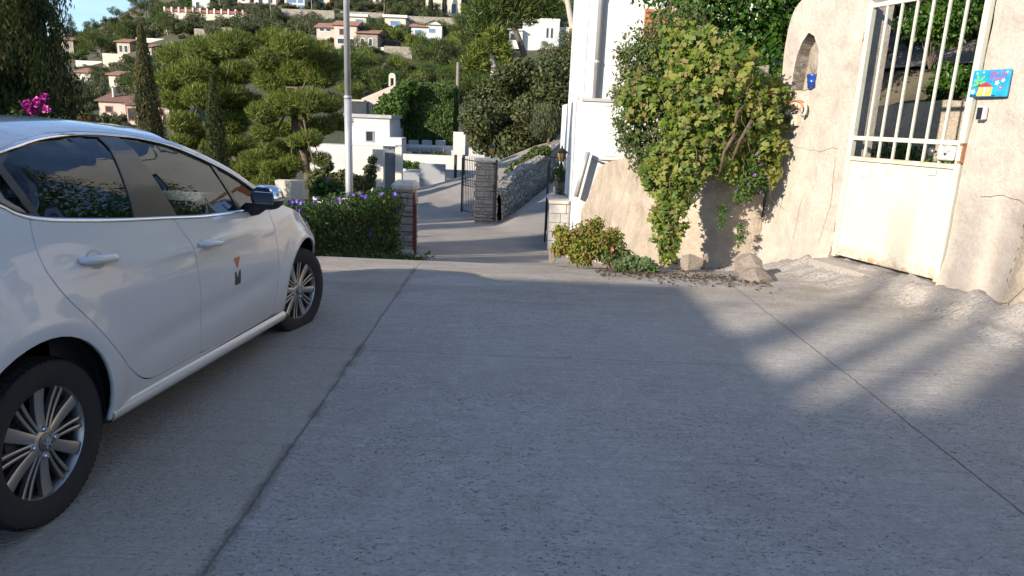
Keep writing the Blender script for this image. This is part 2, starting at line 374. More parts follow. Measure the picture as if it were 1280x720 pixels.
# concrete
def concrete_mat(name, road=False):
    m = newmat(name); n = N(m); o = n.xyz()
    warm, cool, dark = (.53, .49, .44), (.57, .55, .525), (.42, .39, .345)
    big = n.noise(.55, 5, .6); mid = n.noise(3.1, 7, .68, dist=.4); fine = n.noise(42, 4, .7)
    c = n.mix(n.ramp(big, [(.35, 0), (.65, 1)]), warm, cool)
    c = n.mix(n.ramp(mid, [(.5, 0), (.78, .75)]), c, dark)
    # trowel / broom marks run across the yard
    st = n.noise(9, 5, .7, stretch=(.16, 2.6, 1)); c = n.mix(n.ramp(st, [(.42, .0), (.75, .45)]), c, (.27, .26, .25))
    st2 = n.noise(26, 4, .7, stretch=(.12, 3.0, 1))
    # mottling, pits and grit
    c = n.mix(n.ramp(n.noise(1.15, 7, .72, dist=.9), [(.50, 0), (.66, .5)]), c, (.36, .335, .30)); c = n.mix(n.ramp(n.noise(.75, 6, .7, dist=.6), [(.54, 0), (.70, .5)]), c, (.66, .63, .58))
    c = n.mix(n.ramp(n.noise(13, 6, .75, dist=.5), [(.36, .0), (.66, .55)]), c, (.37, .34, .30)); c = n.mix(n.ramp(n.noise(7.5, 6, .75, dist=.3), [(.52, .0), (.74, .5)]), c, (.66, .64, .61))
    c = n.mix(n.ramp(st2, [(.50, 0), (.70, .4)]), c, (.32, .30, .27)); c = n.mix(n.ramp(fine, [(.3, .5), (.62, 0)]), c, (.30, .28, .25))
    g1 = n.noise(62, 3, .8, stretch=(.8, 1.2, 1)); patch = n.ramp(n.noise(1.3, 6, .75), [(.44, 0), (.60, 1)])
    pit = n.math('MULTIPLY', n.ramp(g1, [(.60, 0), (.67, 1)]), n.math('ADD', n.math('MULTIPLY', patch, .85), .15)); g2 = n.noise(24, 4, .8)
    pit2 = n.math('MULTIPLY', n.ramp(g2, [(.64, 0), (.70, 1)]), n.ramp(n.noise(2.6, 5, .7), [(.48, 0), (.62, 1)]))
    c = n.mix(n.math('MULTIPLY', pit, .9), c, (.09, .083, .07)); c = n.mix(n.math('MULTIPLY', pit2, .85), c, (.13, .115, .095)); c = n.mix(n.math('MULTIPLY', n.ramp(n.noise(88, 3, .8), [(.60, 0), (.70, 1)]), .45), c, (.78, .76, .72))
    h = n.math('ADD', n.math('MULTIPLY', mid, .8), n.math('MULTIPLY', fine, .25)); h = n.math('ADD', h, n.math('MULTIPLY', n.noise(31, 5, .7, dist=.3, stretch=(.8, 1.3, 1)), .6)); h = n.math('ADD', h, n.math('MULTIPLY', st, .55)); h = n.math('ADD', h, n.math('MULTIPLY', st2, .35))
    h = n.math('SUBTRACT', h, n.math('MULTIPLY', pit, .9)); h = n.math('SUBTRACT', h, n.math('MULTIPLY', pit2, .5))
    if not road:
        wob = n.math('MULTIPLY', n.math('SUBTRACT', n.noise(2.2, 5, .7), .5), .035)
        wob2 = n.math('MULTIPLY', n.math('SUBTRACT', n.noise(14, 3, .7), .5), .02)
        def line(axis, pos, w, lim=None, wb=wob):
            q = n.math('ABSOLUTE', n.math('SUBTRACT', n.math('ADD', n.math('ADD', o[axis], wb), wob2), pos))
            return n.ramp(n.math('DIVIDE', q, w), [(.5, 1), (1.0, 0)]), q
        # browner concrete on the car side of the joint, also painting in its warm light
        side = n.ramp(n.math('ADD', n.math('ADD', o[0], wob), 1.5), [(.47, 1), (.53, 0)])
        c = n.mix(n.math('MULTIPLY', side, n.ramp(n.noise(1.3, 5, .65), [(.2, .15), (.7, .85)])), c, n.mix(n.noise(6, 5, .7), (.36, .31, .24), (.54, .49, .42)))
        l1, q1 = line(0, -1.0, .007); l2, q2 = line(0, 2.2, .006)
        agg = n.math('MULTIPLY', n.ramp(n.math('DIVIDE', q1, .045), [(.2, 1), (1, 0)]), n.ramp(n.noise(2.6, 4, .6), [(.46, 0), (.56, 1)]))
        spk = n.ramp(n.vor(150), [(.2, 0), (.5, 1)])
        c = n.mix(n.math('MULTIPLY', agg, .4), c, n.mix(spk, (.46, .43, .37), (.15, .135, .115)))
        h = n.math('ADD', h, n.math('MULTIPLY', n.math('MULTIPLY', agg, spk), -.3))
        l3, _ = line(1, 4.36, .007); l4, _ = line(1, 2.98, .006); l5, _ = line(1, 5.72, .012)
        l3 = n.math('MULTIPLY', l3, .25); l4 = n.math('MULTIPLY', l4, .12); l5 = n.math('MULTIPLY', l5, .2)
        for L, cc in ((n.math('MULTIPLY', l1, .55), (.20, .18, .15)), (n.math('MULTIPLY', l2, .8), (.15, .145, .14)), (l3, (.14, .14, .14)), (l4, (.14, .14, .14)), (l5, (.15, .14, .13))):
            c = n.mix(L, c, cc); h = n.math('SUBTRACT', h, L)
        # hairline cracks
        cr = n.vor(.8, 'DISTANCE_TO_EDGE', vec=None); crk = n.math('MULTIPLY', n.ramp(cr, [(.0, 1), (.006, 0)]), n.ramp(n.noise(.9, 3), [(.60, 0), (.68, .25)]))
        c = n.mix(crk, c, (.2, .19, .17))
        # earth washed along the far edge and by the wall
        far = n.ramp(n.math('SUBTRACT', o[1], 5.1), [(.1, 0), (.9, 1)])
        c = n.mix(n.math('MULTIPLY', n.math('MULTIPLY', far, n.ramp(n.noise(1.9, 5, .7, stretch=(.5, 1.6, 1)), [(.36, 0), (.62, 1)])), .7), c, (.33, .27, .21))
        apr = n.ramp(n.math('MULTIPLY', o[2], 4), [(.1, 0), (.5, 1)]); c = n.mix(n.math('MULTIPLY', apr, .75), c, n.mix(n.noise(4, 5, .7), (.52, .46, .40), (.40, .36, .32)))
        leafm = n.math('MULTIPLY', n.ramp(n.vor(19), [(.06, 1), (.09, 0)]), n.ramp(n.noise(.8, 3), [(.5, 0), (.56, 1)])); c = n.mix(n.math('MULTIPLY', leafm, .8), c, (.09, .07, .045))
    else:
        c = n.mix(.75, c, (.30, .265, .225)); c = n.mix(n.ramp(n.noise(.9, 5, .6), [(.45, 0), (.6, .6)]), c, (.24, .22, .20))
    n.fin(c, .86, n.bump(h, 1.0, .032)); n.b.inputs['Specular IOR Level'].default_value = .35
    return m
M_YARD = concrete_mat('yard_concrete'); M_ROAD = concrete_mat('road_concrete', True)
m = newmat('hillside_soil'); n = N(m)
c = n.mix(n.ramp(n.noise(.05, 6, .6), [(.4, 0), (.6, 1)]), (.045, .055, .022), (.115, .09, .05)); c = n.mix(n.ramp(n.noise(.9, 6, .7), [(.45, 0), (.65, 1)]), c, (.05, .065, .025))
n.fin(c, .95, n.bump(n.noise(1.4, 6, .7), .9, .5)); M_SOIL = m

xs = np.unique(np.concatenate([np.linspace(-14, 14, 57), np.linspace(-60, 60, 49), np.linspace(-300, 300, 61), np.linspace(-1400, 1400, 29)]))
ys = np.unique(np.concatenate([np.linspace(-20, 60, 107), np.linspace(60, 320, 66), np.linspace(320, 1500, 20), np.linspace(-300, -20, 9)]))
X, Y = np.meshgrid(xs, ys); Z = hills(X, Y)
P = np.stack([X.ravel(), Y.ravel(), np.zeros(X.size)], 1)
Z = Z+vnoise(P, .03, 3).reshape(X.shape)*6*sst(90, 160, Y)+vnoise(P, .35, 3).reshape(X.shape)*.25*sst(36, 46, Y)
Z = Z-.09*(1-sst(34, 44, Y))
HG = (xs, ys, Z.copy())
def gz(x, y):
    i = int(np.clip(np.searchsorted(xs, x)-1, 0, len(xs)-2)); j = int(np.clip(np.searchsorted(ys, y)-1, 0, len(ys)-2))
    a = (x-xs[i])/(xs[i+1]-xs[i]); b = (y-ys[j])/(ys[j+1]-ys[j]); q = HG[2]
    return float(q[j, i]*(1-a)*(1-b)+q[j, i+1]*a*(1-b)+q[j+1, i]*(1-a)*b+q[j+1, i+1]*a*b)
def on_hill(px, py, dmin=45, dmax=340):
    """the point of the hillside seen along one line of sight"""
    v = ray(px, py); Yd = dmin
    while Yd < dmax:
        p = CAMP+v*(Yd/v[1])
        if gz(p[0], Yd) >= p[2]: return Vector((p[0], Yd, gz(p[0], Yd)))
        Yd += .5
    return None
a, b = X.shape; idx = np.arange(a*b).reshape(a, b)
F = np.stack([idx[:-1, :-1].ravel(), idx[:-1, 1:].ravel(), idx[1:, 1:].ravel(), idx[1:, :-1].ravel()], 1)
tag(link('ground', npmesh('ground', np.stack([X.ravel(), Y.ravel(), Z.ravel()], 1), F, M_SOIL, True)), kind='structure')
def sheet(name, xr, yr, nx, ny, fz, mat, lift, keep=None):
    X, Y = np.meshgrid(np.linspace(*xr, nx), np.linspace(*yr, ny)); Z = fz(X, Y)+lift
    idx = np.arange(nx*ny).reshape(ny, nx)
    F = np.stack([idx[:-1, :-1].ravel(), idx[:-1, 1:].ravel(), idx[1:, 1:].ravel(), idx[1:, :-1].ravel()], 1)
    if keep is not None:
        V = np.stack([X.ravel(), Y.ravel()], 1)[F].mean(1); F = F[keep(V[:, 0], V[:, 1])]
    return tag(link(name, npmesh(name, np.stack([X.ravel(), Y.ravel(), Z.ravel()], 1), F, mat, True)), kind='structure')
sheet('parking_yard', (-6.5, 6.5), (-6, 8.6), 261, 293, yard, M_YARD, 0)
xwl = lambda y: np.interp(y, [7, 10, 14, 20, 27, 36, 60], [-1.9, -1.9, -3.4, -5.5, -6, -6, -6])
sheet('road', (-7, 13), (8.6, 62), 161, 270, lambda x, y: yard(x, y), M_ROAD, 0,
      keep=lambda x, y: (x > xwl(y)-1.2) & ((y < 35) | (x > np.interp(y, [p[1] for p in WX], [p[0] for p in WX]))) & (x < np.maximum(3.2, np.interp(y, [p[1] for p in WX], [p[0] for p in WX])+3.4)))

# ------------------------------------------------------------ the car
def paint():
    m = newmat('white_paint'); n = N(m)
    n.fin((.68, .69, .70), .28, None, Coat_Weight=1.0, Coat_Roughness=.04); n.b.inputs['Specular IOR Level'].default_value = .5
    dust = n.ramp(n.noise(2.2, 6, .7), [(.45, 0), (.8, .14)]); low = n.ramp(n.xyz()[2], [(.2, .35), (.5, 0)])
    n.put(n.b.inputs['Base Color'], n.mix(n.math('ADD', dust, low), (.66, .67, .68), (.42, .38, .32)))
    return m
PAINT = paint()
BLK = plain('black_trim', (.012, .012, .013), .35, .1, 3, 0, 0, coat=.3)
RUB = plain('tyre_rubber', (.018, .018, .019), .8, .2, 9, .4, .003)
PLB = plain('black_plastic', (.02, .02, .021), .55, .1, 30, .2, .001)
CHR = plain('chrome', (.75, .77, .8), .12, .03, 2, 0, 0, metal=1)
ALU = plain('wheel_alloy', (.40, .39, .38), .32, .06, 5, 0, 0, metal=.85)
ALD = plain('alloy_shadow_grey', (.07, .07, .075), .5, .1, 5, 0, 0, metal=.5)
FAB = plain('seat_fabric', (.025, .028, .034), .9, .2, 20, .5, .002)
WHP = plain('white_paper', (.8, .8, .8), .7, .02)
ORG = plain('orange_vinyl', (.62, .16, .07), .45, .05, 3, 0); DRK = plain('dark_vinyl', (.03, .035, .038), .45, .05, 3, 0)
GRYV = plain('grey_vinyl', (.45, .47, .46), .45, .05, 3, 0)
def glass(name, tint, rough=.0):
    m = newmat(name); n = N(m)
    tr = n.n.new('ShaderNodeBsdfTransparent'); tr.inputs[0].default_value = (*tint, 1)
    gl = n.n.new('ShaderNodeBsdfGlossy'); gl.inputs['Roughness'].default_value = rough + .01; gl.inputs[0].default_value = (.9, .95, 1, 1)
    fr = n.n.new('ShaderNodeFresnel'); fr.inputs[0].default_value = 1.55
    ms = n.n.new('ShaderNodeMixShader'); n.l.new(n.math('ADD', n.math('MULTIPLY', fr.outputs[0], .9), .005, clamp=True), ms.inputs[0])
    n.l.new(tr.outputs[0], ms.inputs[1]); n.l.new(gl.outputs[0], ms.inputs[2]); n.l.new(ms.outputs[0], n.out.inputs[0]); return m
GLS = glass('tinted_car_glass', (.34, .44, .48)); GLC = glass('clear_glass', (.8, .85, .85))
CX, CY, CYAW, CPIT = -1.67399-0.81*math.cos(.05976), 2.30841+.81*math.sin(.05976), .05976, -.01653
car = thing('parked_car', 'white five-door hatchback parked on the concrete with its front wheels turned', 'car', (CX, CY, 0.0), 0)
car.rotation_euler = (CPIT, 0, -CYAW)
W0 = .81
_lz = ([.15, .22, .3, .36, .45, .6, .75, .84, .9, 1.0, 1.06, 1.2, 1.35, 1.42, 1.46], [-.06, -.004, .022, .030, .042, .052, .052, .047, .034, .002, -.02, -.085, -.17, -.25, -.45])
_ls = ([-.8, -.6, -.5, -.4, -.1, .3, 1.2, 2.2, 2.6, 2.8, 2.95, 3.1, 3.2], [-.5, -.14, -.07, -.035, 0, 0, 0, -.005, -.012, -.05, -.12, -.28, -.5])
def _sm(x, xs_, ys_):   # smooth interpolation: average of shifted samples
    r = 0
    for k, w_ in ((-.06, .15), (-.03, .2), (0, .3), (.03, .2), (.06, .15)): r = r+w_*np.interp(np.asarray(x)+k, xs_, ys_)
    return r
def lat(s, z):
    s = np.asarray(s, float); z = np.asarray(z, float)
    r = _sm(z, *_lz)+_sm(s, *_ls)
    for c0, z0 in ((-.04, .35), (2.538, .33)):      # swelling round the wheel arches
        d = np.hypot(s-c0, z-z0); r = r+.020*np.exp(-((d-.40)/.075)**2)*(z < .98)
    r = r-.010*np.exp(-((z-(.47+.03*s))/.06)**2)*sst(.35, .7, s)*(1-sst(1.7, 2.1, s))   # scoop low on the doors
    r = r+.008*np.exp(-((z-(.905-.035*s))/.022)**2)*sst(-.2, .5, s)*(1-sst(1.9, 2.4, s)) # shoulder line
    r = r-sst(2.3, 2.9, s)*.10*sst(.62, .9, z)
    return r
def X_(s, z): return W0+lat(s, z)
def side_map(sign, inset=0):
    def f(V):
        V = np.asarray(V); s, z = V[:, 0], V[:, 1]
        return np.stack([sign*(X_(s, z)-inset), s, z], 1)
    return f
BELT = [(-.33, 1.235), (-.2, 1.215), (-.08, 1.195), (0, 1.17), (.04, 1.143), (.09, 1.122), (.18, 1.103), (.3, 1.086), (.5, 1.062), (.72, 1.04), (.92, 1.022), (1.24, .993), (1.7, .972), (2.10, .962)]
TOPC = [(2.10, .968), (1.99, 1.04), (1.892, 1.097), (1.714, 1.193), (1.478, 1.285), (1.27, 1.352), (1.06, 1.393), (.9, 1.406), (.784, 1.410), (.627, 1.409), (.395, 1.393), (.163, 1.355), (0, 1.32), (-.15, 1.283), (-.27, 1.252)]
ROOF = [(-.6, 1.30), (-.4, 1.345), (-.2, 1.38), (0, 1.402), (.2, 1.415), (.4, 1.424), (.63, 1.430), (.8, 1.430), (1.06, 1.414), (1.27, 1.374), (1.48, 1.307), (1.714, 1.215), (1.892, 1.119), (2.0, 1.06), (2.12, .99)]
ZS = [(2.12, .99), (2.2, .955), (2.4, .905), (2.6, .85), (2.8, .79), (2.95, .735)]
def smooth_curve(P, k=3):
    P = [np.array(p, float) for p in P]; out = []
    for i in range(len(P)-1):
        p0 = P[max(i-1, 0)]; p1 = P[i]; p2 = P[i+1]; p3 = P[min(i+2, len(P)-1)]
        for t in np.linspace(0, 1, k, endpoint=False):
            out.append(tuple(.5*((2*p1)+(-p0+p2)*t+(2*p0-5*p1+4*p2-p3)*t*t+(-p0+3*p1-3*p2+p3)*t**3)))
    out.append(tuple(P[-1])); return out
def arc(c, r, a0, a1, n): return [(c[0]+r*math.cos(a), c[1]+r*math.sin(a)) for a in np.linspace(R_(a0), R_(a1), n)]
rear_arch = [(.315, .262)]+arc((-.04, .35), .365, -12, 192, 26)+[(-.40, .262)]
front_arch = [(2.538-.358, .19)]+arc((2.538, .325), .365, 195, -15, 26)+[(2.538+.36, .2)]
outline = [(-.52, .262)]+rear_arch[::-1]+[(.5, .255), (.9, .235), (1.4, .21), (1.9, .19)]+front_arch+[(2.95, .2)]+ZS[::-1]+smooth_curve(ROOF)[::-1][1:-1]+[(-.52, 1.318)]
DLO = smooth_curve(BELT)+smooth_curve(TOPC)[1:]
rseam = smooth_curve([(.10, 1.122), (.062, 1.034), (.063, .927), (.125, .815), (.238, .683), (.33, .575), (.44, .455), (.52, .385), (.585, .348), (.66, .332), (.8, .325), (1.05, .312)], 3)
gapB = smooth_curve([(1.065, .314), (1.056, .45), (1.04, .70), (1.01, .88), (.935, 1.019)], 4)
g_rear = [(s-.003, z) for s, z in gapB]; g_front = [(s+.003, z) for s, z in gapB]
fseam = smooth_curve([(1.10, .306), (1.5, .285), (1.88, .27), (1.98, .285), (2.01, .36), (2.035, .55), (2.03, .70), (1.995, .83), (1.975, .97)], 3)
def belt_between(a, b): return [p for p in smooth_curve(BELT) if a < p[0] < b]
rdoor = rseam[:-1]+g_rear+belt_between(.12, .92)[::-1]
fdoor = [g_front[0]]+fseam+belt_between(.95, 1.96)[::-1]+g_front[::-1][:-1]
fdoor = [(g_front[0][0], g_front[0][1])]+fseam+belt_between(.95, 1.96)[::-1]+g_front[::-1][:-1]
def car_sheet(name, outline, holes, mat, sign, parent, d=.04, thick=.018, inset=0):
    V, F = cdt(outline, holes, d)
    P, faces = sheet_solid(V, F if sign > 0 else F[:, ::-1], side_map(sign, inset), 0, side_map(sign, inset+thick))
    a = np.array(F); s = P[a]
    me = npmesh(name, P, faces, mat, True)
    nn = len(V)
    # analytic normals on the outer skin keep the reflections even
    e = 1e-3; s_, z_ = V[:, 0], V[:, 1]
    dxs = (X_(s_+e, z_)-X_(s_-e, z_))/(2*e); dxz = (X_(s_, z_+e)-X_(s_, z_-e))/(2*e)
    Nn = unit(np.stack([sign*np.ones(nn), -dxs, -dxz], 1))
    nf = len(F); ln = []
    me.update()
    for k, f in enumerate(faces):
        for i in f: ln.append(tuple(Nn[i]) if k < nf else ((0, 0, 0)))
    me.normals_split_custom_set(ln)
    o = link(name, me, None, parent)
    # make sure the outer skin faces out
    p0 = me.polygons[0].normal
    if p0.x*sign < 0: me.flip_normals(); me.normals_split_custom_set([tuple(Nn[l.vertex_index]) if me.loops[i].vertex_index < nn and pi < nf else (0, 0, 0) for pi, p in enumerate(me.polygons) for i in p.loop_indices for l in (me.loops[i],)])
    return o
rdoor_h = offset_poly(rdoor, .006); fdoor_h = offset_poly(fdoor, .006)
def strip(curve, w0, w1, sign, ins0, ins1):
    """a raised ribbon along a curve in the side plane"""
    C = [Vector(p) for p in curve]; mb = MB(); rows = []
    for i, p in enumerate(C):
        t = (C[min(i+1, len(C)-1)]-C[max(i-1, 0)]).normalized(); nrm = Vector((-t.y, t.x))
        row = []
        for q, ins in ((w0, ins0+.012), (w0, ins0), (.5*(w0+w1), min(ins0, ins1)-.002), (w1, ins1), (w1, ins1+.012)):
            a = p+nrm*q; row.append((sign*(float(X_(a.x, a.y))-ins), a.x, a.y))
        rows.append(row)
    mb.grid(rows); return mb
for sign in (1, -1):
    if sign == 1:
        body_r = car_sheet('body_side', outline, [DLO, rdoor_h, fdoor_h], PAINT, 1, car)
    else: car_sheet('body_side', outline, [DLO, rdoor_h, fdoor_h], PAINT, -1, car)
    for nm, poly, hx, hz in (('rear_door', rdoor, .33, .935), ('front_door', fdoor, 1.165, .868)):
        d = car_sheet(nm, poly, [], PAINT, sign, car)
        # handle: a dished recess with a bar across it
        hb = MB(); x0 = float(X_(hx, hz))
        pts = []
        for t in np.linspace(-1, 1, 13):
            s_ = hx+t*.105; z_ = hz-t*.010; pts.append((sign*(float(X_(s_, z_))+.030-.026*abs(t)**4), s_, z_))
        hb.tube(pts, [.008+.010*(1-abs(t)**6) for t in np.linspace(-1, 1, 13)], 10)
        o = hb.obj('door_handle', PAINT, d, True)
        db = MB(); rows = []
        for a in np.linspace(0, 2*math.pi, 25):
            row = []
            for k, ins in ((.15, .003), (.6, .0005), (.95, -.0012), (1.0, .004)):
                s_ = hx-.012+math.cos(a)*.055*k; z_ = hz+math.sin(a)*.038*k; row.append((sign*(float(X_(s_, z_))-ins), s_, z_))
            rows.append(row)
        db.grid(rows); db.obj('handle_recess', plain('recess_shade', (.5, .5, .5), .5, .02, 2, 0), d, True)
    # glazing: black surround with three openings
    rg = [(.165, 1.112), (.3, 1.096), (.5, 1.072), (.69, 1.052), (.80, 1.385), (.63, 1.394), (.395, 1.378), (.20, 1.348)]
    rg = [(.155, 1.118), (.3, 1.097), (.5, 1.073), (.672, 1.054), (.70, 1.12), (.79, 1.388), (.63, 1.394), (.395, 1.378), (.20, 1.345), (.125, 1.30)]
    qg = [(-.22, 1.238), (-.05, 1.203), (.02, 1.18), (.07, 1.145), (.12, 1.132), (.085, 1.29), (.0, 1.296), (-.12, 1.268)]
    fg = [(.992, 1.026), (1.24, 1.004), (1.612, .988), (1.60, 1.05), (1.545, 1.238), (1.45, 1.278), (1.27, 1.335), (1.06, 1.377), (.93, 1.389), (.955, 1.22)]
    tg = [(1.655, .985), (2.03, .975), (1.86, 1.092), (1.70, 1.175), (1.585, 1.228)]
    car_sheet('window_surround', DLO, [rg, qg, fg, tg], BLK, sign, car, .05, .012, .008)
    for nm, g in (('side_window', rg), ('side_window', qg), ('side_window', fg), ('side_window', tg)):
        V, F = cdt(offset_poly(g, .004), [], .08)
        P = side_map(sign, .014)(V); F2 = F if sign < 0 else F
        o = link(nm, npmesh(nm, P, [tuple(map(int, f)) for f in F], GLS, True), None, car)
    strip(smooth_curve(BELT), -.006, .010, sign, -.002, .004).obj('chrome_strip', CHR, car, True)
    strip(smooth_curve(TOPC), -.002, .014, sign, .006, -.001).obj('chrome_strip', CHR, car, True)
    # sill moulding
    sm = MB(); rows = []
    for s_ in np.linspace(.33, 2.165, 30):
        zb = float(np.interp(s_, [.33, 2.2], [.245, .185]))
        rows.append([(sign*(W0-.16), s_, zb+.02), (sign*(W0-.02), s_, zb-.012), (sign*(W0+.022), s_, zb+.004), (sign*(W0+.036), s_, zb+.028), (sign*(W0+.034), s_, zb+.05), (sign*(W0+.016), s_, zb+.062)])
    sm.grid(rows).obj('sill', PAINT, car, True)
# roof
edge = smooth_curve([p for p in ROOF if p[0] <= 1.3]); es = [p[0] for p in edge]; ez = [p[1] for p in edge]
mb = MB(); rows = []
for s_ in np.linspace(-.6, 1.27, 34):
    ze = float(np.interp(s_, es, ez)); xe = float(X_(s_, ze)) if s_ > -.5 else float(X_(-.5, ze))-.25*(-.5-s_)
    zc = float(np.interp(s_, [-.6, -.3, 0, .4, .9, 1.27], [1.385, 1.43, 1.452, 1.470, 1.468, 1.445]))
    s2 = s_+.16*(s_ > 1.0)*((s_-1.0)/.27)
    rows.append([(xe*u, s_+(.13*max(0, (s_-.9)/.37)**1.5)*(1-u*u), ze+(zc-ze)*(1-abs(u)**3.2)) for u in np.linspace(-1, 1, 33)])
mb.grid(rows); mb.obj('roof', PAINT, car, True)
# windscreen (side edge follows the pillar)
pil = smooth_curve([(1.27, 1.374), (1.48, 1.307), (1.714, 1.215), (1.892, 1.119), (2.0, 1.06), (2.12, .99)], 4)
mb = MB(); rows = []; fr = MB()
for i, (s_, z_) in enumerate(pil):
    t = i/(len(pil)-1); xe = float(X_(s_, z_))-.004; sc = 1.40+(2.42-1.40)*t; zc = 1.445-.455*t-.06*t*(1-t)*-1
    rows.append([(xe*u, s_+(sc-s_)*(1-u*u), z_+(zc-z_)*(1-abs(u)**2.6)) for u in np.linspace(-1, 1, 25)])
mb.grid([r[1:-1] for r in rows]); mb.obj('windscreen', GLS, car, True)
for sgn in (0, 1):
    fr = MB(); fr.grid([[r[0], r[1]] if sgn == 0 else [r[-2], r[-1]] for r in rows])
    fr.obj('windscreen_pillar', PAINT, car, True)
# bonnet
mb = MB(); R2 = []
zs_ = smooth_curve(ZS, 4)
for i, (s_, z_) in enumerate(zs_):
    t = i/(len(zs_)-1); xe = float(X_(s_, z_)); zc = z_+np.interp(t, [0, .5, 1], [.03, .075, .085]); sc = s_+np.interp(t, [0, .3, 1], [.30, .26, .20])
    R2.append([(xe*u, s_+(sc-s_)*(1-u*u), z_+(zc-z_)*(1-abs(u)**3)) for u in np.linspace(-1, 1, 25)])
mb.grid(R2); mb.obj('bonnet', PAINT, car, True)
def bumper(s0, z0, z1, tip, sgn, ztop_c):
    rows = []
    for k, z in enumerate(np.linspace(z0, z1, 12)):
        t = k/11; xe = float(X_(s0, z)) ; bul = tip*(1-.35*t*t)*(1-.12*(1-t)**2)
        row = []
        for a in np.linspace(0, math.pi, 25):
            c_, s_ = math.cos(a), math.sin(a)
            x = xe*math.copysign(abs(c_)**.75, c_); y = s0+sgn*bul*abs(s_)**.8
            zz = z+(ztop_c-z1)*t*(1-abs(c_)**3)
            row.append((x, y, zz))
        rows.append(row)
    mb = MB(); mb.grid(rows); return mb
bumper(2.95, .2, .735, .38, 1, .82).obj('front_bumper', PAINT, car, True)
bumper(-.52, .262, .95, .13, -1, .95).obj('rear_bumper', PAINT, car, True)
rows = []
for k, t in enumerate(np.linspace(0, 1, 8)):
    z = .95+t*.36; xe = float(X_(-.52, z)); rows.append([(xe*u, -.52-(.085*(1-t)+.05)*(1-u**4), z+.06*t*(1-u*u)) for u in np.linspace(-1, 1, 17)])
MB().grid(rows).obj('tailgate', PAINT, car, True)
for sgn in (1, -1):
    lamp = MB(); lamp.grid([[(sgn*(float(X_(s_, z_))*f), s_+(1-f)*1.1, z_) for s_, z_, f in ((2.72, .74, 1.004), (2.9, .70, .995), (2.98, .68, .93), (3.05, .655, .80))], [(sgn*(float(X_(s_, z_))*f), s_+(1-f)*1.1, z_) for s_, z_, f in ((2.76, .66, 1.006), (2.9, .60, .998), (3.0, .585, .93), (3.07, .57, .80))]])
    lamp.obj('headlight', GLC, car, True)
    tl = MB(); tl.box((sgn*.66 if sgn > 0 else -.82, -.56, .86), (.82 if sgn > 0 else -.66, -.40, 1.08), None, .02); tl.obj('tail_light', plain('red_lens', (.35, .01, .01), .2, .05, 3, 0), car, True)
gr = MB(); gr.box((-.42, 3.29, .36), (.42, 3.335, .58), None, .02); gr.obj('grille', BLK, car)
# dark inner structure
ib = MB(); ib.box((-.56, -.5, .24), (.56, 3.0, .34)); ib.box((-.60, 1.98, .34), (.60, 2.12, .93)); ib.box((-.60, 2.12, .34), (.60, 2.98, .74)); ib.box((-.74, .44, .26), (.74, 2.02, .36))
ib.box((-.70, -.5, .34), (.70, -.35, .9)); ib.obj('floor_pan', PLB, car)
for sgn in (1, -1):
    for c0, z0 in ((-.04, .35), (2.538, .335)):
        wl_ = MB()
        wl_.grid([[(sgn*x, c0+.385*math.cos(a), z0+.385*math.sin(a)) for x in (.52, .70, .80)] for a in np.linspace(R_(-12), R_(192), 20)])
        wl_.grid([[(sgn*.52, c0+r*math.cos(a), z0+r*math.sin(a)) for r in (.01, .385)] for a in np.linspace(0, 2*math.pi, 20)])
        wl_.obj('wheel_liner', PLB, car, True)
for sgn in (1, -1):      # door inner skins so the cabin reads as lined
    liner = MB()
    liner.grid([[(sgn*(float(X_(s_, .9))-.085), s_, z) for z in (.34, .6, float(np.interp(s_, [p[0] for p in BELT], [p[1] for p in BELT]))-.005)] for s_ in np.linspace(.12, 2.0, 20)])
    liner.obj('door_lining', PLB, car, True)
hl = MB(); hl.grid([[(x*u, s_, z-.03) for u, x, z in ((-1, .56, ze), (-.8, .56, ze+.03), (.8, .56, ze+.03), (1, .56, ze))] for s_, ze in ((-.4, 1.35), (0, 1.40), (.6, 1.43), (1.1, 1.42), (1.35, 1.39))])
hl.obj('headlining', plain('grey_headlining', (.3, .3, .29), .9), car, True)
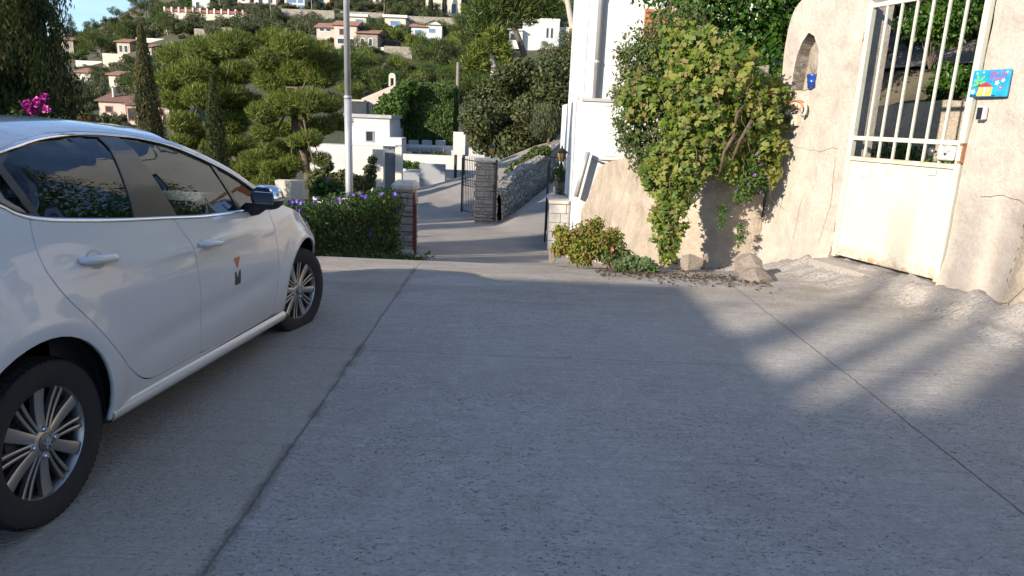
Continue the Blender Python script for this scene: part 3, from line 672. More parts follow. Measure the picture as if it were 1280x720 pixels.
# wheels
def spoke(mb, a, r0, r1, w0, w1, y0, y1, th=.012):
    ca, sa = math.cos(a), math.sin(a); rows = []
    for t in np.linspace(0, 1, 8):
        r = r0+(r1-r0)*t; w_ = w0+(w1-w0)*t; x = y0+(y1-y0)*t-.008*math.sin(math.pi*t)
        row = []
        for q, dx in ((-1, -.022), (-1, -.003), (-.7, 0), (.7, 0), (1, -.003), (1, -.022)):
            row.append((x+dx, ca*r-sa*w_*q, sa*r+ca*w_*q))
        rows.append(row)
    mb.grid(rows)
def wheel_meshes():
    t = MB(); T = Matrix.Rotation(R_(90), 4, 'Y')
    prof = [(.205, -.085), (.235, -.098), (.280, -.100), (.297, -.094), (.306, -.080), (.3095, -.05), (.310, -.035), (.304, -.034), (.304, -.028), (.310, -.027), (.3105, -.004), (.304, -.003), (.304, .003), (.3105, .004), (.310, .027), (.304, .028), (.304, .034), (.310, .035), (.3095, .05), (.306, .080), (.297, .094), (.280, .100), (.235, .098), (.205, .085)]
    t.lathe(prof, 72, T)
    # shoulder tread blocks
    for k in range(72):
        a = 2*math.pi*k/72
        for x0, x1 in ((.060, .0925), (-.0925, -.060)):
            t.add([(x, math.cos(a+da)*r, math.sin(a+da)*r) for x in (x0, x1) for da in (.008, .062) for r in (.304, .3125-.012*(abs(x) > .09))], [(0, 1, 3, 2), (4, 6, 7, 5), (1, 5, 7, 3), (0, 2, 6, 4), (0, 4, 5, 1), (2, 3, 7, 6)])
    tyre = t
    r = MB(); r.lathe([(.185, -.08), (.195, -.02), (.200, .04), (.204, .070), (.2165, .080), (.2225, .084), (.2215, .089), (.214, .088), (.2075, .080), (.200, .060), (.190, .0)], 72, T)
    for k in range(6):
        a = R_(88+60*k); spoke(r, a, .036, .217, .018, .026, .078, .080)
        b = R_(118+60*k)
        for q in (-1, 1):
            ca, sa = math.cos(b), math.sin(b); rows = []
            for t in np.linspace(0, 1, 8):
                rr = .046+.170*t; off = q*(.0085+.0085*t); w_ = .0052+.0022*t; x = .076-.006*math.sin(math.pi*t)
                rows.append([(x+dx, ca*rr-sa*(off+w_*u), sa*rr+ca*(off+w_*u)) for u, dx in ((-1, -.02), (-1, -.002), (-.5, 0), (.5, 0), (1, -.002), (1, -.02))])
            r.grid(rows)
        spoke(r, b, .198, .217, .019, .024, .071, .078)
    r.lathe([(.052, .03), (.054, .066), (.050, .076), (.040, .081), (.034, .082)], 36, T)
    rim = r
    c = MB(); c.lathe([(.036, .078), (.035, .0845), (.030, .088), (.001, .089)], 32, T); cap = c
    bls = []
    for k in range(4):
        bl = MB(); bls.append(bl)
        a = R_(90*k-2); M_ = Matrix.Translation((.070, math.cos(a)*.052, math.sin(a)*.052)) @ T
        bl.lathe([(.0125, -.01), (.0125, .012), (.009, .018), (.001, .018)], 12, M_)
    # a rearing lion, cut as a small relief
    lion = [(-.30, -.95), (-.05, -.90), (.0, -.55), (.25, -.45), (.55, -.80), (.80, -.72), (.55, -.45), (.45, -.10), (.85, -.05), (.95, .12), (.50, .12), (.62, .35), (.90, .50), (.70, .62), (.42, .52), (.30, .88), (.0, .98), (-.20, .70), (-.18, .42), (-.35, .05), (-.70, .28), (-.78, .60), (-.92, .28), (-.70, -.02), (-.42, -.20), (-.48, -.55)]
    em = MB(); em.add([(.0885, x*.026, y*.026) for x, y in lion]+[(.0915, x*.026, y*.026) for x, y in lion], [tuple(range(26)), tuple(range(51, 25, -1))]+[(i, (i+1) % 26, 26+(i+1) % 26, 26+i) for i in range(26)])
    dk = MB(); dk.lathe([(.001, .035), (.135, .035), (.137, .030), (.137, .02)], 40, T); dk.box((-.02, -.14, -.02), (.045, -.06, .09)); dk.lathe([(.186, .055), (.186, -.07)], 40, T)
    return tyre, rim, cap, bls, em, dk
ty, rm_, cp_, bl_, em_, dk_ = wheel_meshes()
def wheel(x, s_, flip, steer=0, spin=0):
    o = ty.obj('wheel', RUB, car, True); smooth_by_angle(o, 30)
    for nm, mm, mt in (('rim', rm_, ALU), ('hub_cap', cp_, plain('hub_grey', (.16, .16, .17), .35, .05, 3, 0, 0, metal=.6)), *(('wheel_bolt', q_, CHR) for q_ in bl_), ('emblem', em_, CHR), ('brake_disc', dk_, ALD)):
        q = mm.obj(nm, mt, o); smooth_by_angle(q, 40)
    o.location = (x-.015 if not flip else x+.015, s_, .31); o.rotation_euler = (0, 0, (math.pi if flip else 0)-steer)
    o.rotation_euler = Matrix.Rotation((math.pi if flip else 0)-steer, 3, 'Z').to_euler() if spin == 0 else (Matrix.Rotation((math.pi if flip else 0)-steer, 3, 'Z') @ Matrix.Rotation(spin, 3, 'X')).to_euler()
wheel(.735, 0, False); wheel(.735, 2.538, False, R_(13), R_(22)); wheel(-.735, 0, True); wheel(-.735, 2.538, True, R_(13), R_(22))
# wing mirrors
for sgn in (1, -1):
    s0, z0 = 1.70, 1.055; x0 = float(X_(1.7, 1.0))
    mb = MB(); M_ = Matrix.Translation((sgn*(x0+.125), s0+.02, z0)) @ Matrix.Rotation(sgn*R_(-14), 4, 'Z') @ Matrix.Diagonal((.100, .080, .072, 1))
    prof = [(math.sin(t)**.7 if t > 0 else 0.001, -math.cos(t)) for t in np.linspace(.001, math.pi-.001, 17)]
    full = MB(); full.lathe(prof, 28)
    up = MB(); lo = MB()
    vs = [M_ @ Vector((v[0], max(v[1], -.55), v[2])) for v in full.v]
    for f in full.f:
        zc = sum(full.v[i][2] for i in f)/4; dst = up if zc > -.15 else lo
        dst.add([vs[i] for i in f], [(0, 1, 2, 3)])
    for d_ in (up, lo):
        pass
    hs = up.obj('wing_mirror', CHR, car, True)
    bm_d = lo; bm_d.tube([(sgn*(x0-.03), s0+.05, z0-.085), (sgn*(x0+.05), s0+.045, z0-.075), (sgn*(x0+.10), s0+.02, z0-.05)], [.045, .035, .03], 12)
    bm_d.obj('mirror_base', PLB, hs, True)
    g = MB(); g.box((-.062, -.001, -.034), (.062, .003, .034), Matrix.Translation((sgn*(x0+.125), s0-.030, z0)) @ Matrix.Rotation(sgn*R_(-10), 4, 'Z'), .002); g.obj('mirror_glass', plain('mirror_silver', (.85, .88, .9), .03, 0, 1, 0, 0, metal=1), hs)
    g = MB(); g.tube([tuple(M_ @ Vector((sgn*math.cos(a)*1.01, math.sin(a)*1.01, .02))) for a in np.linspace(R_(-15), R_(80), 12)], .006, 8); g.obj('indicator', GLC, hs, True)
# seats, wheel, dashboard
def seat(x, s_, w_, name='seat'):
    o = MB().box((x-w_/2, s_-.25, .40), (x+w_/2, s_+.28, .58), None, .06).obj(name, FAB, car, True)
    b = MB(); 
    prof = [(.50, -.20, 1.0), (.62, -.23, 1.0), (.80, -.28, 1.0), (.95, -.32, .93), (1.06, -.35, .80), (1.10, -.365, .62)]
    for (dy, k) in ((0, 1),):
        rows = [[(x+w_/2*wd*math.copysign(abs(math.cos(a))**.6, math.cos(a)), s_+y+.06*math.copysign(abs(math.sin(a))**.6, math.sin(a)), z) for a in np.linspace(0, 2*math.pi, 17)] for z, y, wd in prof]
        b.grid(rows); b.add([rows[-1][i] for i in range(16)], [tuple(range(16))])
    b.obj('seat_back', FAB, o, True)
    for hx in ((x,) if w_ < .8 else (x-.42, x+.42)):
        h_ = MB().box((hx-.135, s_-.44, 1.09), (hx+.135, s_-.33, 1.29), None, .05); h_.tube([(hx-.05, s_-.385, 1.02), (hx-.05, s_-.385, 1.15)], .008, 6); h_.tube([(hx+.05, s_-.385, 1.02), (hx+.05, s_-.385, 1.15)], .008, 6)
        h_.obj('headrest', FAB, o, True)
seat(.36, 1.22, .50); seat(-.36, 1.22, .50); seat(0, .35, 1.2, 'rear_bench')
db = MB().box((-.66, 1.78, .66), (.66, 2.2, .96), None, .07); db.obj('dashboard', PLB, car, True)
sw = MB(); Ms = Matrix.Translation((-.36, 1.60, .93)) @ Matrix.Rotation(R_(65), 4, 'X')
sw.tube([tuple(Ms @ Vector((.175*math.cos(a), .165*math.sin(a), 0))) for a in np.linspace(0, 2*math.pi, 25)], .014, 8, False); sw.tube([tuple(Ms @ Vector((-.17, 0, 0))), tuple(Ms @ Vector((.17, 0, 0)))], .02, 8); sw.tube([tuple(Ms @ Vector((0, 0, 0))), (-.36, 1.85, .85)], .03, 8)
sw.obj('steering_wheel', PLB, car, True)
MB().box((-.12, 1.95, 1.28), (.12, 1.98, 1.345), Matrix.Translation((0, -.48, .0)), .02).obj('rear_view_mirror', PLB, car)
MB().add([(.10, 1.70, .975), (.24, 1.70, .975), (.25, 1.76, 1.06), (.10, 1.76, 1.06)], [(0, 1, 2, 3)]).add([(.10, 1.703, .975), (.24, 1.703, .975), (.25, 1.763, 1.06), (.10, 1.763, 1.06)], [(3, 2, 1, 0)]).obj('paper_slip', WHP, car)
# the small mark on the front door: an orange wedge above a notched dark block
def decal(poly, mat, nm):
    V, F = cdt(poly, [], .03); link(nm, npmesh(nm, side_map(1, -.0018)(V), [tuple(map(int, f)) for f in F], mat), None, car)
decal([(1.418, .742), (1.492, .742), (1.455, .678)], ORG, 'door_emblem_top')
decal([(1.424, .668), (1.438, .662), (1.455, .625), (1.474, .662), (1.492, .668), (1.492, .588), (1.424, .588)], DRK, 'door_emblem_block')

# ------------------------------------------------------------ walls on the right
def plaster_mat(name, base, alt, dark, rough_part=False):
    m = newmat(name); n = N(m); o = n.xyz()
    c = n.mix(n.ramp(n.noise(.9, 6, .6), [(.35, 0), (.65, 1)]), base, alt)
    c = n.mix(n.ramp(n.noise(3.3, 7, .68, dist=.3), [(.5, 0), (.75, .8)]), c, dark)
    c = n.mix(n.ramp(n.noise(2.2, 5, .65, stretch=(2, 2, .35)), [(.52, 0), (.75, .45)]), c, tuple(q*.62 for q in dark))   # rain streaks
    c = n.mix(n.ramp(n.noise(11, 5, .75), [(.58, 0), (.75, .5)]), c, tuple(q*.5 for q in base))
    crk = n.math('MULTIPLY', n.ramp(n.vor(1.1, 'DISTANCE_TO_EDGE'), [(0, 1), (.008, 0)]), n.ramp(n.noise(.8, 3), [(.56, 0), (.62, .8)]))
    c = n.mix(crk, c, (.12, .09, .07))
    low = n.ramp(o[2], [(0, 1), (.45, 0)]); c = n.mix(n.math('MULTIPLY', low, n.ramp(n.noise(5, 5, .7), [(.35, 0), (.7, .7)])), c, (.30, .25, .20))
    c = n.mix(n.ramp(n.noise(26, 5, .75), [(.40, .5), (.62, 0)]), c, dark); c = n.mix(n.ramp(n.noise(1.7, 6, .7, dist=.8), [(.56, 0), (.68, .55)]), c, tuple(q*.55 for q in base)); h = n.math('ADD', n.math('MULTIPLY', n.noise(7, 7, .72), 1.3), n.math('MULTIPLY', n.noise(38, 5, .75), .55)); h = n.math('SUBTRACT', h, n.math('MULTIPLY', crk, .5))
    n.fin(c, .93, n.bump(h, .8, .022 if not rough_part else .05)); n.b.inputs['Specular IOR Level'].default_value = .2
    return m
M_PL = plaster_mat('cream_plaster', (.59, .53, .455), (.52, .455, .385), (.40, .345, .285))
M_RW = plaster_mat('rough_render', (.62, .53, .42), (.54, .455, .35), (.38, .30, .22), True)
M_ST = plaster_mat('pale_stone', (.50, .45, .38), (.42, .37, .30), (.27, .23, .18), True)
def wallmap(lean=.0, amp=.03, flare=.16, front=True, th=.32, sc=1.6, seed=0):
    def f(V):
        s, z = V[:, 0], V[:, 1]
        P = np.stack([s, z, np.full(len(s), seed*3.3)], 1)
        d = amp*vnoise(P, sc, 3)+amp*.35*vnoise(P, sc*4.2, 2)+flare*np.exp(-np.maximum(z, -.1)/.20)-lean*z
        d = d+np.where(s > 1.93, .05*vnoise(P, 2.6, 3)+.035*sst(1.93, 2.02, s), 0)
        if not front: d = d*0-th
        xy = GA[None]+s[:, None]*GD[None]+d[:, None]*GN[None]
        return np.stack([xy[:, 0], xy[:, 1], z], 1)
    return f
arch_top = [(-1.262, .3), (-1.25, 1.2), (-1.262, 2.2), (-1.262, 2.62), (-1.235, 2.80), (-1.17, 2.93), (-1.05, 3.03), (-.85, 3.10), (-.5, 3.14), (-.12, 3.16), (-.045, 3.16)]
WO = [(-1.27, -.35)]+smooth_curve(arch_top, 3)+[(-.045, .14), (1.325, .14), (1.325, 3.4), (5.5, 3.5), (5.5, -.35)]
niche = [(-1.045, 2.0), (-1.052, 2.20), (-1.03, 2.38), (-.97, 2.53), (-.885, 2.625), (-.79, 2.58), (-.70, 2.42), (-.665, 2.2), (-.67, 2.01), (-.85, 1.985)]
V, F = cdt(WO, [niche], .055)
P, faces = sheet_solid(V, F, wallmap(), 0, wallmap(front=False))
me = npmesh('garden_wall', P, faces, M_PL, True)
gw = link('garden_wall', me); smooth_by_angle(gw, 50)
me.materials.append(M_RW)
_c = np.empty(len(me.polygons)*3); me.polygons.foreach_get('center', _c); _c = _c.reshape(-1, 3); _s = (_c[:, 0]-GA[0])*GD[0]+(_c[:, 1]-GA[1])*GD[1]
me.polygons.foreach_set('material_index', (_s > 1.955).astype(np.int32))
def crack(pts, w_):
    C = np.array(densify(pts, .03, False)); k_ = np.arange(len(C)); C = C+np.stack([vnoise(np.c_[k_*.35, k_*0, k_*0+w_*900], 1, 3), vnoise(np.c_[k_*.35, k_*0+5, k_*0], 1, 3)], 1)*.02; f = wallmap()
    P0 = f(C); ww = w_*(.4+.6*np.abs(vnoise(np.c_[k_*.2, k_*0, k_*0], 1, 2)))[:, None]; horiz = abs(pts[0][1]-pts[-1][1]) < .4
    off = np.array([0, 0, 1.]) if horiz else np.array([GD[0], GD[1], 0]); o3 = np.array([GN[0], GN[1], 0])*.004
    V_ = np.vstack([P0-off*ww+o3, P0+off*ww+o3]); n_ = len(C); return link('crack', npmesh('crack', V_, [(i, i+1, n_+i+1, n_+i) for i in range(n_-1)], plain('crack_dark', (.10, .075, .055), .95, .3, 20, 0)), None, gw)
crack([(1.945, .35), (1.95, 1.4), (1.93, 2.4), (1.96, 3.3)], .006); crack([(1.55, 1.03), (1.75, 1.06), (1.95, 1.0), (2.4, 1.02), (3.0, .98)], .005); crack([(-.25, .3), (-.18, .8), (-.22, 1.25)], .003); crack([(-.9, 1.35), (-.5, 1.3), (-.2, 1.36)], .003)
tag(gw, 'sunlit cream plastered garden wall with a rounded shoulder, holding the white iron gate', 'wall')
# niche back
def onwall(s, z, d=0): 
    xy = GA+GD*s+GN*d; return Vector((xy[0], xy[1], z))
GM = Matrix(((GD[0], GN[0], 0, GA[0]), (GD[1], GN[1], 0, GA[1]), (0, 0, 1, 0), (0, 0, 0, 1)))      # local x along the wall, y out of it
Vn, Fn = cdt(offset_poly(niche, .06), [], .05)
nb = link('niche_back', npmesh('niche_back', np.array([onwall(s, z, -.17+.02*math.sin(s*19+z*11)) for s, z in Vn]), [tuple(map(int, f)) for f in Fn], M_ST, True), None, gw)
nr = MB(); L = densify(niche, .04)
nr.grid([[tuple(onwall(s, z, d)) for d in (-.17, -.09, .012)] for s, z in L+[L[0]]]); nr.obj('niche_reveal', M_ST, gw, True)
# gate threshold
ts = MB(); 
V, F = cdt([(-.06, -.3), (-.06, .3), (1.36, .34), (1.36, -.3)], [], .08)
def tmap(V): 
    P3 = np.stack([V[:, 0], V[:, 1], V[:, 0]*0], 1); return np.stack([(GA[0]+GD[0]*V[:, 0]+GN[0]*V[:, 1]), (GA[1]+GD[1]*V[:, 0]+GN[1]*V[:, 1]), .155+.008*vnoise(P3, 3)], 1)
P, faces = sheet_solid(V, F, tmap, 0, lambda V: tmap(V)-np.array([0, 0, .2]))
st = link('doorstep', npmesh('doorstep', P, faces, M_YARD)); tag(st, 'worn concrete doorstep under the white iron gate', 'step')

# lower retaining wall under the vine
LWd = np.array(smooth_curve(LW, 6)); LL = np.concatenate([[0], np.cumsum(np.hypot(*np.diff(LWd, axis=0).T))])
def lwmap(front=True):
    def f(V):
        t, z = V[:, 0], V[:, 1]
        x = np.interp(t, LL, LWd[:, 0]); y = np.interp(t, LL, LWd[:, 1])
        x2 = np.interp(t+.05, LL, LWd[:, 0])+np.maximum(0, t+.05-LL[-1])*-.1; y2 = np.interp(t+.05, LL, LWd[:, 1]); dx = x2-np.interp(t-.05, LL, LWd[:, 0]); dy = y2-np.interp(t-.05, LL, LWd[:, 1]); q = np.hypot(dx, dy)+1e-6
        nx, ny = dy/q, -dx/q        # candidates for outward
        sg = np.where(nx*-1+ny*-1 < 0, -1, 1); nx, ny = nx*sg, ny*sg
        P3 = np.stack([t, z, z*0+4], 1)
        g = hills(x, y)
        d = (.09*vnoise(P3, 1.3, 3)+.05*vnoise(P3, 4.5, 3)+.22*np.exp(-(z-g+.05)/.3)-.10*(z-g)) if front else np.full(len(t), -.5)
        return np.stack([x+nx*d, y+ny*d, z], 1)
    return f
TL = LL[-1]
V, F = cdt([(.02, -.6), (.02, 2.3), (.5, 2.2), (1.2, 1.95), (2.0, 1.5), (2.6, 1.15), (3.2, 1.0), (4.1, .86), (TL-.62, .75), (TL-.25, -.15), (TL+.0, -1.05), (TL, -1.6), (0, -1.6)], [], .06)
P, faces = sheet_solid(V, F[:, ::-1], lwmap(), 0, lwmap(False))
rw = link('retaining_wall', npmesh('retaining_wall', P, faces, M_RW, True)); smooth_by_angle(rw, 50)
tag(rw, 'rough ochre rendered retaining wall under the hanging grape vine', 'wall')

# garden terrace behind the walls
M_GARD = plain('garden_soil', (.12, .10, .06), .95, .4, 1.5, 1, .05)
poly = [tuple(GA+GD*5.3-GN*.28), tuple(GA-GD*1.2-GN*.25)]+[(p[0]+.25, p[1]+.25) for p in LW[1:]]+[(1.7, 12.9), (20, 12.9), (20, 2)]
V, F = cdt(poly, [], .30)
d = walldist(V[:, 0], V[:, 1]); zz = .9+.25*sst(0, 4, V[:, 0]-3)+.9*sst(1.2, 7, d)+vnoise(np.c_[V, V[:, :1]*0], 1.2)*.1
gdd = -((V[:, 0]-GA[0])*GN[0]+(V[:, 1]-GA[1])*GN[1]); gs = (V[:, 0]-GA[0])*GD[0]+(V[:, 1]-GA[1])*GD[1]
wg = sst(-2.3, -1.0, gs+.95*gdd)*sst(-.2, .3, gdd)
zg = np.interp(gdd, [.2, 2.2, 2.45, 3.6, 8, 12, 20], [.16, .16, 1.75, 2.4, 4.0, 4.4, 5])+vnoise(np.c_[V, V[:, :1]*0], 2)*.05
zz = zz*(1-wg)+zg*wg
tag(link('garden_terrace', npmesh('garden_terrace', np.c_[V, zz], [tuple(map(int, f)) for f in F], M_GARD, True)), kind='structure')

# ------------------------------------------------------------ the iron gate
def gatepaint():
    m = newmat('gate_paint'); n = N(m); o = n.xyz()
    c = n.mix(n.noise(2.5, 5), (.54, .53, .41), (.60, .60, .51))
    r = n.math('MULTIPLY', n.ramp(n.noise(16, 6, .75), [(.55, 0), (.63, 1)]), n.ramp(n.noise(2.3, 4, .6), [(.44, .0), (.60, 1)]))
    edge = n.math('ADD', n.ramp(o[2], [(.22, .9), (.34, 0)]), n.math('MULTIPLY', n.ramp(o[2], [(.5, 0), (1.0, 1)]), 0))
    e2 = n.ramp(n.math('ABSOLUTE', n.math('SUBTRACT', o[2], 1.285)), [(.0, .6), (.05, 0)])
    k = n.math('MULTIPLY', n.math('ADD', edge, e2), n.ramp(n.noise(9, 6, .75), [(.42, 0), (.58, 1)]), clamp=True)
    c = n.mix(n.math('MAXIMUM', k, n.math('MULTIPLY', r, .45)), c, n.mix(n.noise(30, 4), (.30, .13, .05), (.42, .24, .11)))
    c = n.mix(n.math('MULTIPLY', n.ramp(n.noise(3.2, 6, .7, stretch=(3, 3, .5)), [(.5, 0), (.72, 1)]), .4), c, (.50, .45, .34)); n.fin(c, .5, n.bump(n.noise(5, 5, .6), .4, .012)); return m
M_GP = gatepaint()
gate = thing('garden_gate', 'white painted iron garden gate with upright bars above a rusty sheet panel', 'gate', (GA[0], GA[1], 0), 0)
gate.matrix_world = GM
def gp(name, mb, m=M_GP, par=None, bevel=.004):
    return mb.obj(name, m, par or gate, False, bevel)
for s0, z1 in ((.0, 2.84), (1.285, 3.1)):
    gp('gate_post', MB().box((s0-.028, -.02, .185), (s0+.028, .04, z1)))
for z in (.23, 1.262, 1.475, 2.80): gp('rail', MB().box((.028, -.002, z-.022), (1.257, .034, z+.022)))
for k in range(6):
    s0 = .028+(1.229)*(k+1)/7; gp('bar', MB().box((s0-.012, .004, 1.284), (s0+.012, .028, 3.0)))
V, F = cdt([(.028, .25), (1.257, .25), (1.257, 1.242), (.028, 1.242)], [], .05)
P3 = np.c_[V, V[:, :1]*0]
pm = lambda d: (lambda V: np.stack([V[:, 0], d+.007*vnoise(np.c_[V, V[:, :1]*0], 2.2, 2)*np.minimum(1, 8*np.minimum(V[:, 0]-.02, 1.27-V[:, 0])), V[:, 1]], 1))
P, faces = sheet_solid(V, F, pm(.012), 0, pm(.008)); pn = link('sheet_panel', npmesh('sheet_panel', P, faces, M_GP, True), None, gate); smooth_by_angle(pn, 40)
MB().box((.20, .022, 1.08), (.31, .0235, 1.19)).obj('white_sticker', WHP, gate); MB().box((.98, .022, 1.165), (1.08, .0235, 1.215)).obj('grey_sticker', GRYV, gate)
M_LOCK = plain('worn_lock_metal', (.62, .64, .60), .5, .35, 22, .3, .002, metal=.3, grime=((.28, .16, .09), 14))
lk = MB(); lk.box((1.085, .035, 1.315), (1.255, .066, 1.445), None, .008); lo = lk.obj('lock', M_LOCK, gate)
kb = MB(); kb.lathe([(.012, 0), (.012, .03), (.022, .035), (.036, .05), (.038, .062), (.028, .075), (.001, .08)], 20, Matrix.Translation((1.045, .035, 1.385)) @ Matrix.Rotation(R_(-90), 4, 'X')); kb.obj('lock_knob', plain('dark_knob', (.12, .12, .11), .4, .2, 10, 0, metal=.5), lo, True)
MB().lathe([(.012, 0), (.012, .004), (.001, .004)], 12, Matrix.Translation((1.17, .067, 1.37)) @ Matrix.Rotation(R_(-90), 4, 'X')).obj('keyhole', DRK, lo)
M_RUST = plain('rust', (.32, .15, .07), .8, .35, 20, .4, .003)
kp = MB(); kp.box((1.316, .01, 1.30), (1.330, .055, 1.475)); kp.box((1.290, .045, 1.455), (1.330, .055, 1.475)); kp.box((1.290, .045, 1.30), (1.330, .055, 1.318)); kp.obj('strike_plate', M_RUST, gate)
for z in (.5, 2.5): MB().tube([(-.04, .02, z-.05), (-.04, .02, z+.05)], .014, 10).obj('hinge', M_RUST, gate, True)

# ------------------------------------------------------------ things on the wall
def on_wall_thing(name, label, cat, s, z, d=.0):
    t = thing(name, label, cat); t.matrix_world = Matrix.Translation(onwall(s, z, d)) @ Matrix(((GD[0], GN[0], 0, 0), (GD[1], GN[1], 0, 0), (0, 0, 1, 0), (0, 0, 0, 1))); return t
pot = on_wall_thing('flower_pot', 'small glazed blue ribbed pot standing in the wall niche', 'pot', -.735, 1.995, -.005)
M_BL = plain('blue_glaze', (.02, .065, .28), .2, .25, 5, .1, .002, coat=.5)
MB().lathe([(.001, .004), (.040, .004), (.044, .01), (.055, .07), (.060, .075), (.060, .085), (.058, .09), (.066, .135), (.071, .14), (.071, .165), (.066, .168), (.060, .165), (.056, .13)], 28).obj('pot_body', M_BL, pot, True)
MB().lathe([(.001, .135), (.058, .14)], 20).obj('potting_soil', M_GARD, pot)
tw = MB()
for k in range(9):
    a = rnd.uniform(0, 6.28); tw.tube([(0, 0, .13), (.03*math.cos(a), .02*math.sin(a), .20), (.08*math.cos(a), .04*math.sin(a), .24+.08*rnd.random())], [.003, .002, .001], 5)
tw.obj('dry_stems', plain('dry_stem', (.25, .15, .09), .9), pot)
orn = on_wall_thing('ceramic_wall_plaque', 'small curved ceramic plaque of a tiled roof house fixed below the niche', 'plaque', -.90, 1.80, .045)
M_CER = plain('cream_ceramic', (.62, .56, .44), .35, .15, 20, .1, .002); M_TER = plain('terracotta', (.40, .17, .09), .7, .25, 14, .3, .003); M_TUR = plain('turquoise_glaze', (.16, .42, .44), .3, .2, 12, .1, .002)
arcb = MB(); A = np.linspace(R_(150), R_(30), 13)
arcb.grid([[(.17*math.cos(a), y, -.15+.17*math.sin(a)*1.0+dz) for y, dz in ((-.05, -.03), (.018, -.03), (.022, .03), (-.05, .03))] for a in A]); arcb.obj('plaque_body', M_CER, orn, True)
ro = MB(); ro.grid([[(.18*math.cos(a), y, -.15+.18*math.sin(a)+dz) for y, dz in ((-.05, .032), (.03, .028), (.026, .046), (-.05, .048))] for a in A]); ro.obj('plaque_roof', M_TER, orn, True)
for k, a in enumerate(A[2:-2:2]): MB().box((.17*math.cos(a)-.010, .018, -.15+.17*math.sin(a)-.022), (.17*math.cos(a)+.010, .026, -.15+.17*math.sin(a)+.016)).obj('plaque_window', M_TER, orn)
tb = MB()
for q in range(6): 
    a = q*1.05; tb.lathe([(math.sin(t)*.022, -math.cos(t)*.022) for t in np.linspace(.01, 3.13, 7)], 8, Matrix.Translation((-.155+.018*math.cos(a), .01, -.01+.025*math.sin(a))))
tb.obj('plaque_tree', M_TUR, orn, True)
MB().tube([(.145, .01, .03), (.175, .01, .015), (.19, .01, -.03), (.18, .01, -.08), (.14, .01, -.11)], .018, 8).obj('plaque_scroll', plain('pale_glaze', (.48, .52, .44), .35, .2, 10), orn, True)
tile = on_wall_thing('house_number_tile', 'tiny pale ceramic tile under the curved plaque on the cream wall', 'tile', -.895, 1.645, .04)
MB().box((-.045, -.05, -.065), (.045, .012, .065), None, .004).obj('tile_body', M_CER, tile)
tf = MB()
for a_, b_ in (((-.036, -.055), (.036, -.050)), ((-.036, .050), (.036, .055)), ((-.038, -.055), (-.033, .055)), ((.033, -.055), (.038, .055))): tf.box((a_[0], .012, a_[1]), (b_[0], .0135, b_[1]))
for z in (-.02, .015): tf.box((-.02, .012, z-.004), (.02, .0135, z+.004))
tf.obj('tile_pattern', plain('green_glaze', (.16, .30, .20), .4), tile)
# the painted sign
sg = on_wall_thing('house_name_sign', 'bright blue painted sign with a little yellow house and flowers, right of the white gate', 'sign', 1.288, 1.875, .05)
sg.matrix_world = sg.matrix_world @ Matrix.Translation((.075, 0, 0)) if False else sg.matrix_world
SW, SH = .335, .225
M_SB = plain('sign_blue', (.02, .30, .62), .4, .35, 9, 0)
MB().box((.0, -.02, 0), (SW, .0, SH), None, .003).obj('board', M_SB, sg); so_ = {}
def flat(nm, poly, col, y=.0015, th=.0012, mat=None):
    V, F = cdt(poly, [], .2); P, f = sheet_solid(V, F, lambda V: np.stack([V[:, 0], V[:, 0]*0+y, V[:, 1]], 1), 0, lambda V: np.stack([V[:, 0], V[:, 0]*0+y-th, V[:, 1]], 1))
    return link(nm, npmesh(nm, P, f, mat or plain('sign_'+nm+str(col[0]), col, .45, .1, 8, 0)), None, sg)
flat('grass_strip', [(.004, .004), (SW-.1, .004), (SW-.1, .014), (.004, .018)], (.01, .05, .16))
flat('house_wall', [(.07, .008), (.20, .008), (.20, .085), (.07, .085)], (.75, .66, .08), .003)
flat('house_roof', [(.055, .083), (.215, .083), (.135, .125)], (.35, .04, .09), .0045)
flat('house_door', [(.126, .01), (.142, .01), (.142, .075), (.126, .075)], (.75, .8, .7), .0045)
for x in (.095, .17): flat('house_window', [(x-.008, .04), (x+.008, .04), (x+.008, .073), (x-.008, .073)], (.5, .75, .6), .0045)
flat('palm_trunk', [(.063, .045), (.078, .05), (.082, .13), (.072, .13)], (.02, .03, .10), .003)
for cx_, cz_, a_ in ((.05, .13, 2.6), (.10, .12, .2), (.06, .16, 2.0), (.10, .155, .9), (.045, .10, 3.4)):
    flat('palm_leaf', [(cx_+.034*math.cos(t)*math.cos(a_)-.012*math.sin(t)*math.sin(a_), cz_+.034*math.cos(t)*math.sin(a_)+.012*math.sin(t)*math.cos(a_)) for t in np.linspace(0, 6.28, 11)[:-1]], (.12, .42, .16), .003+.0002*int(a_*10))
for cx_, cz_, r_, col in ((.03, .045, .022, (.72, .84, .85)), (.235, .115, .022, (.75, .85, .85)), (.285, .135, .020, (.7, .72, .5)), (.275, .075, .019, (.55, .03, .13)), (.04, .20, .012, (.3, .7, .75)), (.10, .205, .012, (.3, .7, .75)), (.31, .2, .014, (.35, .7, .6))):
    flat('flower', [(cx_+r_*(.72+.28*math.cos(5*t))*math.cos(t), cz_+r_*(.72+.28*math.cos(5*t))*math.sin(t)) for t in np.linspace(0, 2*math.pi, 31)[:-1]], col, .003)
    flat('flower_heart', [(cx_+r_*.28*math.cos(t), cz_+r_*.28*math.sin(t)) for t in np.linspace(0, 2*math.pi, 9)[:-1]], (.55, .3, .2) if col[0] > .56 else (.8, .75, .5), .0045)
